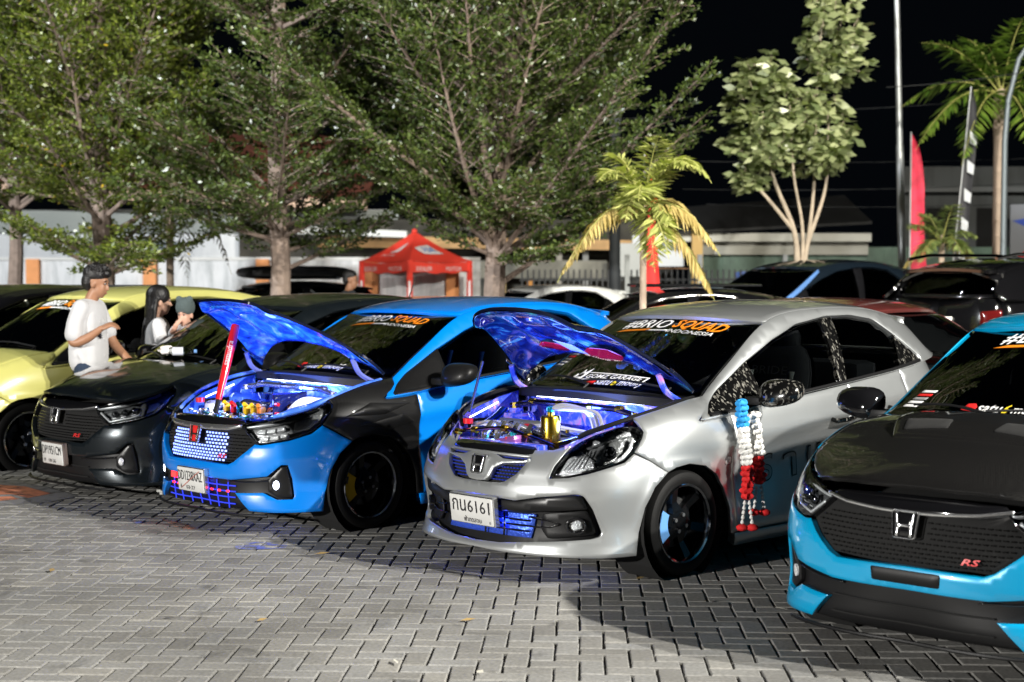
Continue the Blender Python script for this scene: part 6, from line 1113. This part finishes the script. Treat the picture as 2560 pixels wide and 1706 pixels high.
# ================================================================== PEOPLE
SKIN = mat('skin', (.34, .17, .095), .5, var=.08, vscale=14); SKINP = mat('skin_pale', (.52, .31, .22), .5); HAIR = mat('black_hair', (.006, .005, .005), .45, bump=.6, bscale=60); TEE = mat('white_cotton', (.55, .55, .56), .85, bump=.12, bscale=14, var=.03); DENIM = mat('dark_denim', (.015, .03, .06), .85, bump=.2, bscale=120); EYE = mat('eye_dark', (.01, .008, .008), .2); EYEW = mat('eye_white', (.30, .26, .24), .3); LIP = mat('lips', (.32, .12, .09), .5); DARKC = mat('dark_cloth', (.012, .012, .014), .9); HATG = mat('knit_grey_green', (.075, .10, .10), .95, bump=.8, bscale=120)
def soft(mb, name, m, parent, vox=.010, it=3):
    o = mesh(name, mb.V, mb.F, m, parent); r = o.modifiers.new('remesh', 'REMESH'); r.mode = 'VOXEL'; r.voxel_size = vox; r.use_smooth_shade = True; s_ = o.modifiers.new('smooth', 'SMOOTH'); s_.iterations = it; s_.factor = .5; return o
def limb(V, pts, rad): V.tube(catmull(pts, 5), list(np.interp(np.linspace(0, len(pts) - 1, (len(pts) - 1) * 5 + 1), range(len(pts)), rad)), 14); [V.blob(p, (r * .98,) * 3, 2, 8) for p, r in zip(pts, rad)]; return V
def hand(V, w, d, up, curl, s=1., thumb=1):
    """palm, four bent fingers and a thumb from wrist w; d finger direction, up = back-of-hand normal"""
    w, d, up = Vector(w), Vector(d).normalized(), Vector(up).normalized(); sd = d.cross(up).normalized(); M_ = Matrix((sd, d, up)).transposed(); V.blob(w + d * .045 * s, (.040 * s, .052 * s, .016 * s), 2.8, 8, M_)
    for k, (x, l) in enumerate(((-.030, .062), (-.010, .074), (.011, .070), (.030, .056))):
        p = w + d * .085 * s + sd * x * s; v = d; P = [p]; 
        for j, f in enumerate((.45, .32, .23)): v = (v * math.cos(curl) - up * math.sin(curl)).normalized(); upn = (up + v * 0); P.append(P[-1] + v * l * f * s * 1.15)
        V.tube(P, [.0092 * s, .0088 * s, .0082 * s, .0068 * s], 8); V.blob(P[-1], (.007 * s,) * 3, 2, 6)
    p = w + d * .025 * s - sd * .032 * s * thumb; P = [p, p + (d * .6 - sd * .6 * thumb - up * .3) * .035 * s, p + (d * 1.2 - sd * .7 * thumb - up * .8) * .045 * s]; V.tube(P, [.012 * s, .010 * s, .008 * s], 8); V.blob(P[-1], (.008 * s,) * 3, 2, 6)
def head(V, c, yaw, tilt=0., s=1.):
    """skull, jaw, nose, ears on neck; faces +x rotated by yaw"""
    M_ = Matrix.Rotation(yaw, 3, 'Z') @ Matrix.Rotation(tilt, 3, 'Y'); q = lambda x, y, z: Vector(c) + M_ @ Vector((x * s, y * s, z * s))
    V.blob(q(-.012, 0, .035), (.095 * s, .074 * s, .098 * s), 2, 12, M_); V.blob(q(.030, 0, -.035), (.060 * s, .058 * s, .078 * s), 2.2, 10, M_); V.blob(q(.052, 0, -.088), (.028 * s, .030 * s, .024 * s), 2, 8, M_)
    V.tube([q(.078, 0, .022), q(.098, 0, -.012), q(.103, 0, -.026), q(.084, 0, -.034)], [.008 * s, .011 * s, .014 * s, .010 * s], 8); V.blob(q(.086, 0, -.062), (.010 * s, .024 * s, .010 * s), 2, 6, M_); V.blob(q(.080, 0, .034), (.014 * s, .048 * s, .012 * s), 2, 6, M_)
    for y in (-1, 1): V.blob(q(-.008, y * .076, -.008), (.020 * s, .010 * s, .032 * s), 2, 8, M_)
    return q, M_
def face(t, q, M_, s=1.):
    for y in (-1, 1): e = MB().blob(q(.079, y * .030, .016), (.009 * s, .015 * s, .008 * s), 2, 8, M_).build('eye', EYEW, t); MB().blob(q(.086, y * .030, .016), (.004 * s, .007 * s, .007 * s), 2, 8, M_).build('iris', EYE, e); MB().tube([q(.086, y * .012, .036), q(.087, y * .030, .042), q(.078, y * .048, .036)], .0045 * s, 6).build('eyebrow', HAIR, t)
    MB().blob(q(.092, 0, -.062), (.006 * s, .022 * s, .006 * s), 2, 8, M_).build('mouth', LIP, t)
def person_man():
    t = thing('person', (-3.47, 12.35, 0), R(-6), 'man in plain white T-shirt standing between the lime and charcoal cars', 'person')
    V = MB(); q, M_ = head(V, (.055, 0, 1.525), R(4), R(12)); limb(V, [(.045, 0, 1.47), (.01, 0, 1.40), (-.01, 0, 1.33)], [.052, .054, .062]); V.blob((-.015, 0, 1.20), (.105, .165, .20), 2.6, 10); V.blob((-.01, 0, .98), (.10, .145, .16), 2.6, 10)
    limb(V, [(-.015, -.175, 1.325), (-.055, -.215, 1.18), (-.055, -.23, 1.055), (.06, -.235, 1.085), (.175, -.22, 1.165)], [.052, .046, .042, .038, .026]); hand(V, (.175, -.22, 1.165), (.8, .1, .35), (-.3, -.5, .8), .75)
    limb(V, [(-.01, .175, 1.325), (.06, .20, 1.15), (.12, .19, 1.03), (.22, .16, .93), (.31, .12, .87)], [.052, .046, .041, .036, .026]); hand(V, (.31, .12, .87), (.75, -.1, -.5), (.5, .1, .8), .5)
    for y in (-.085, .085): limb(V, [(-.01, y, .88), (.01, y * 1.05, .48), (-.01, y * 1.05, .09)], [.085, .06, .042]); V.blob((.055, y * 1.05, .045), (.13, .045, .04), 2.6, 8)
    soft(V, 'body', SKIN, t, .0085, 2); face(t, q, M_)
    H = MB(); H.blob(q(-.026, 0, .075), (.104, .083, .085), 2.1, 12, M_); H.blob(q(-.062, 0, .01), (.066, .079, .085), 2, 10, M_); H.blob(q(.045, 0, .098), (.062, .066, .042), 2, 10, M_); rr = random.Random(3)
    for k in range(150): a = rr.uniform(0, 6.28); u = rr.uniform(.2, 1); p = q(-.02 + .098 * u * math.cos(a), .078 * u * math.sin(a), .085 + .075 * math.sqrt(max(0, 1 - u * u))); H.tube([p, p + M_ @ Vector((.03 + rr.gauss(0, .01), rr.gauss(0, .016), rr.gauss(.010, .008)))], [.010, .002], 5)
    soft(H, 'hair', HAIR, t, .0045, 1)
    T_ = MB(); T_.blob((-.018, 0, 1.20), (.130, .190, .205), 2.7, 12); T_.blob((-.02, 0, .97), (.138, .185, .19), 3.2, 12); T_.blob((-.01, 0, 1.345), (.075, .125, .055), 2.2, 8)
    for y, P in ((-1, [(-.015, -.165, 1.33), (-.045, -.205, 1.22), (-.058, -.222, 1.115)]), (1, [(-.01, .165, 1.33), (.035, .195, 1.20), (.07, .20, 1.12)])): limb(T_, P, [.072, .068, .072])
    rr = random.Random(2)
    for k in range(34): a = rr.uniform(0, 6.28); z = rr.uniform(.84, 1.28); T_.tube([(-.02 + .126 * math.cos(a), .178 * math.sin(a), z), (-.02 + .135 * math.cos(a + .25), .187 * math.sin(a + .25), z + rr.uniform(-.05, .05)), (-.02 + .126 * math.cos(a + .5), .178 * math.sin(a + .5), z + rr.uniform(-.1, .1))], [.005, .012, .005], 6)
    soft(T_, 'shirt', TEE, t, .010, 3)
    J = MB(); J.blob((-.012, 0, .86), (.122, .165, .13), 2.6, 10)
    for y in (-.09, .09): limb(J, [(-.01, y, .85), (.01, y * 1.05, .48), (-.01, y * 1.05, .10)], [.100, .078, .068])
    soft(J, 'jeans', DENIM, t, .011, 2)
    for y in (-.09, .09): MB().blob((.06, y * 1.05, .045), (.145, .052, .050), 2.8, 8).build('shoe', BLK, t)
    p = thing('clear_cup', (-3.13, 12.43, .80), 0, 'clear plastic cup held low over the charcoal hood', 'cup'); MB().lathe([(.026, 0), (.036, .10), (.034, .10), (.024, .004), (0, .004)], (0, 0, 0), 'Z', 16).build('cup', glass('clear_plastic', (.8, .84, .85), 1., .05), p)
person_man()
def person_woman():
    t = thing('person', (-3.06, 12.95, 0), R(12), 'woman with long black hair in white top carrying a baby', 'person')
    V = MB(); q, M_ = head(V, (.02, 0, 1.365), R(8), R(4), .96); limb(V, [(.015, 0, 1.31), (0, 0, 1.24), (0, 0, 1.17)], [.044, .045, .052]); V.blob((0, 0, 1.06), (.09, .145, .18), 2.6, 10); V.blob((0, 0, .84), (.10, .15, .15), 2.5, 10)
    limb(V, [(0, -.15, 1.17), (.05, -.19, 1.03), (.14, -.16, .95), (.26, -.04, .98)], [.044, .038, .034, .024]); hand(V, (.26, -.04, .98), (.5, .8, .2), (.6, -.5, .2), .5, .9)
    limb(V, [(0, .15, 1.17), (.06, .18, 1.0), (.17, .15, .90), (.28, .02, .92)], [.044, .038, .034, .024]); hand(V, (.28, .02, .92), (.5, -.8, .2), (.6, .5, -.2), .5, .9, -1)
    for y in (-.08, .08): limb(V, [(0, y, .76), (.01, y, .42), (-.01, y, .08)], [.085, .06, .042]); V.blob((.05, y, .04), (.11, .04, .035), 2.6, 8)
    soft(V, 'body', SKINP, t, .0095, 2); face(t, q, M_, .96)
    H = MB(); H.blob(q(-.022, 0, .055), (.104, .086, .098), 2.1, 12, M_); rr = random.Random(8)
    for k in range(70):
        a = rr.uniform(math.pi * .46, math.pi * 1.50); r_ = rr.uniform(.6, 1); x, y = -.03 + .085 * math.cos(a) * r_, .088 * math.sin(a) * r_; p0 = q(x, y, .03); L_ = rr.uniform(.40, .56); P = [p0, p0 + Vector((-.015, y * .25, -.14)), p0 + Vector((-.035 + rr.gauss(0, .012), y * .35 + rr.gauss(0, .012), -.28)), p0 + Vector((-.05 + rr.gauss(0, .02), y * .2 + rr.gauss(0, .02), -L_))]; H.tube(catmull([tuple(v) for v in P], 4), list(np.linspace(.014, .004, 13)), 6)
    soft(H, 'hair', HAIR, t, .006, 1)
    T_ = MB(); T_.blob((0, 0, 1.05), (.112, .165, .19), 2.6, 12); T_.blob((.01, 0, .84), (.125, .17, .16), 2.8, 12); T_.blob((0, 0, 1.175), (.07, .12, .05), 2.2, 8)
    for y in (-1, 1): limb(T_, [(0, y * .145, 1.17), (.05, y * .185, 1.03), (.13, y * .165, .95)], [.062, .056, .05])
    soft(T_, 'top', TEE, t, .010, 3)
    J = MB(); J.blob((0, 0, .74), (.118, .16, .12), 2.6, 10)
    for y in (-.08, .08): limb(J, [(0, y, .74), (.01, y, .42), (-.01, y, .09)], [.095, .075, .06])
    soft(J, 'trousers', DARKC, t, .011, 2); [MB().blob((.055, y, .035), (.12, .045, .042), 2.8, 8).build('shoe', BLK, t) for y in (-.08, .08)]
person_woman()
def baby():
    t = thing('baby', (-2.79, 12.8, .03), R(-105), 'baby in grey knitted hat with two ears held at the woman shoulder', 'baby')
    V = MB(); q, M_ = head(V, (0, 0, 1.225), R(0), R(8), .80); V.blob((-.03, 0, 1.03), (.085, .10, .13), 2.3, 10); limb(V, [(-.01, 0, 1.16), (-.03, 0, 1.12)], [.045, .05]); limb(V, [(.0, -.085, 1.10), (.06, -.09, 1.07), (.095, -.035, 1.145)], [.032, .028, .020]); hand(V, (.095, -.03, 1.145), (-.2, .5, .8), (.9, .1, .2), .6, .5); limb(V, [(0, .085, 1.10), (.05, .10, 1.03), (.09, .07, .98)], [.032, .028, .02]); hand(V, (.09, .07, .98), (.8, -.2, -.3), (.3, .2, .9), .6, .5)
    for y in (-.05, .05): limb(V, [(-.02, y, .96), (.08, y * 1.3, .90), (.05, y * 1.3, .80)], [.05, .042, .03])
    soft(V, 'body', mat('skin_baby', (.58, .33, .24), .5), t, .007, 2); face(t, q, M_, .80)
    H = MB(); H.blob(q(-.018, 0, .085), (.090, .078, .085), 2.2, 10, M_); [H.blob(q(-.01, y * .062, .165), (.022, .030, .034), 2.2, 8, M_) for y in (-1, 1)]; H.tube([q(.072 * math.cos(a) - .018, .070 * math.sin(a), .045) for a in np.linspace(0, 6.28, 20)], .014, 8, False); soft(H, 'knitted_hat', HATG, t, .006, 2)
    S_ = MB(); S_.blob((-.03, 0, 1.02), (.10, .115, .14), 2.3, 10); limb(S_, [(0, -.09, 1.10), (.055, -.095, 1.065)], [.042, .038]); limb(S_, [(0, .09, 1.10), (.045, .10, 1.03)], [.042, .038]); soft(S_, 'romper', TEE, t, .008, 2)
baby()
def onlooker():
    t = thing('person', (-2.26, 20.8, 0), R(20), 'onlooker in dark shirt seen head and shoulders beside the red tent', 'person'); V = MB(); q, M_ = head(V, (.03, 0, 1.52), R(-20), R(6)); limb(V, [(.02, 0, 1.46), (0, 0, 1.39), (0, 0, 1.31)], [.05, .053, .06]); V.blob((0, 0, 1.18), (.105, .17, .22), 2.5, 10); V.blob((0, 0, .92), (.10, .15, .15), 2.5, 10)
    for y in (-1, 1): limb(V, [(0, y * .18, 1.32), (.0, y * .23, 1.1), (.08, y * .22, .88)], [.05, .045, .028]); hand(V, (.08, y * .22, .88), (.4, 0, -.9), (.3, y, 0), .4); limb(V, [(0, y * .09, .86), (.01, y * .09, .47), (-.01, y * .09, .09)], [.085, .06, .042]); V.blob((.05, y * .09, .045), (.13, .045, .04), 2.6, 8)
    soft(V, 'body', SKIN, t, .011, 2); face(t, q, M_); H = MB(); H.blob(q(-.028, 0, .07), (.100, .080, .080), 2.1, 12, M_); H.blob(q(-.06, 0, .01), (.06, .076, .08), 2, 10, M_); soft(H, 'hair', HAIR, t, .009, 2)
    T_ = MB(); T_.blob((0, 0, 1.17), (.125, .19, .22), 2.6, 12); T_.blob((0, 0, .92), (.125, .175, .17), 2.8, 12); [limb(T_, [(0, y * .17, 1.32), (0, y * .225, 1.12)], [.07, .066]) for y in (-1, 1)]; soft(T_, 'shirt', mat('dark_print_shirt', (.02, .025, .03), .85), t, .012, 2); J = MB(); J.blob((0, 0, .82), (.12, .165, .13), 2.6, 10); [limb(J, [(0, y, .82), (.01, y, .47), (-.01, y, .1)], [.1, .078, .066]) for y in (-.09, .09)]; soft(J, 'jeans', DENIM, t, .013, 2); [MB().blob((.06, y, .045), (.14, .05, .05), 2.8, 8).build('shoe', BLK, t) for y in (-.09, .09)]
onlooker()
# ================================================================== SMALL THINGS
MwC = Matrix.Translation((-2.773, 11.44, -.052)) @ Matrix.Rotation(-2.3512, 4, 'Z') @ Matrix.Scale(1.04, 4)
for (p, rz, lab, L_) in (((-.13, .22, 1.00), .2, 'clear water bottle lying under the charcoal windscreen, right of the tissues', .17),):
    t = thing('water_bottle', tuple(MwC @ Vector(p)), rz - .1, lab, 'bottle'); MB().lathe([(0, -L_ / 2), (.028, -L_ / 2), (.032, -L_ / 2 + .01), (.032, .04), (.03, .06), (.013, .09), (.013, .105), (0, .105)], (0, 0, .03), 'X', 18).build('bottle', glass('clear_plastic', (.8, .84, .85), 1., .05), t); MB().lathe([(.033, -.06), (.033, .02)], (0, 0, .03), 'X', 18).build('bottle_label', mat('bottle_label', (.65, .68, .75), .5), t); MB().lathe([(.015, .10), (.015, .12), (0, .12)], (0, 0, .03), 'X', 12).build('bottle_cap', mat('cap_blue', (.15, .3, .6), .4), t)
def crumple(label, loc, r, col, seed, nm='tissue', cat='tissue'):
    rr = np.random.default_rng(seed); f_ = rr.normal(0, .3, (4, 3)); V = MB().blob((0, 0, r * .45), (r, r * .8, r * .5), 2, 9, f=lambda v: tuple(np.array(v) * (1 + .25 * math.sin(v.x * 90 / (r * 20) * 20 + seed) + .2 * math.sin(v.y * 1700 * .05 + v.z * 60)))); o = V.build(nm, mat('tissue_%s' % label[:5], col, .8), None, True, 15); o.location = loc; tag(o, label, cat)
crumple('white crumpled tissues under the charcoal windscreen', tuple(MwC @ Vector((-.13, .04, 1.0))), .06, (.72, .68, .66), 2); crumple('crumpled white paper on the ground at the blue bumper corner', (*gp(408, 1236), 0.004), .05, (.5, .5, .48), 5, 'crumpled_paper', 'litter')
rr = random.Random(12); LF = [mat('dry_leaf', (.32, .22, .08), .8), mat('pale_litter', (.6, .58, .5), .8)]
for k, (px, py) in enumerate(((75, 1378), (308, 1298), (130, 1430), (425, 1548), (655, 1555), (1200, 1686), (1170, 1555), (1952, 1527), (805, 1388), (520, 1275), (1600, 1450), (990, 1660), (1765, 1508), (250, 1250))):
    x, y = gp(px, py); a = rr.uniform(0, 6); l, w_ = rr.uniform(.02, .05), rr.uniform(.008, .018); c_, s_ = math.cos(a), math.sin(a); o = mesh('fallen_leaf', [(-l * c_, -l * s_, .006), (-w_ * s_, w_ * c_, .012), (l * c_, l * s_, .008), (w_ * s_, -w_ * c_, .005)], [(0, 3, 2, 1), ], LF[k % 2], None, False); o.location = (x, y, .004); tag(o, ['brown leaf scrap','pale paper scrap'][k % 2] + ' lying on the paving', 'litter', 'scraps on the paving')
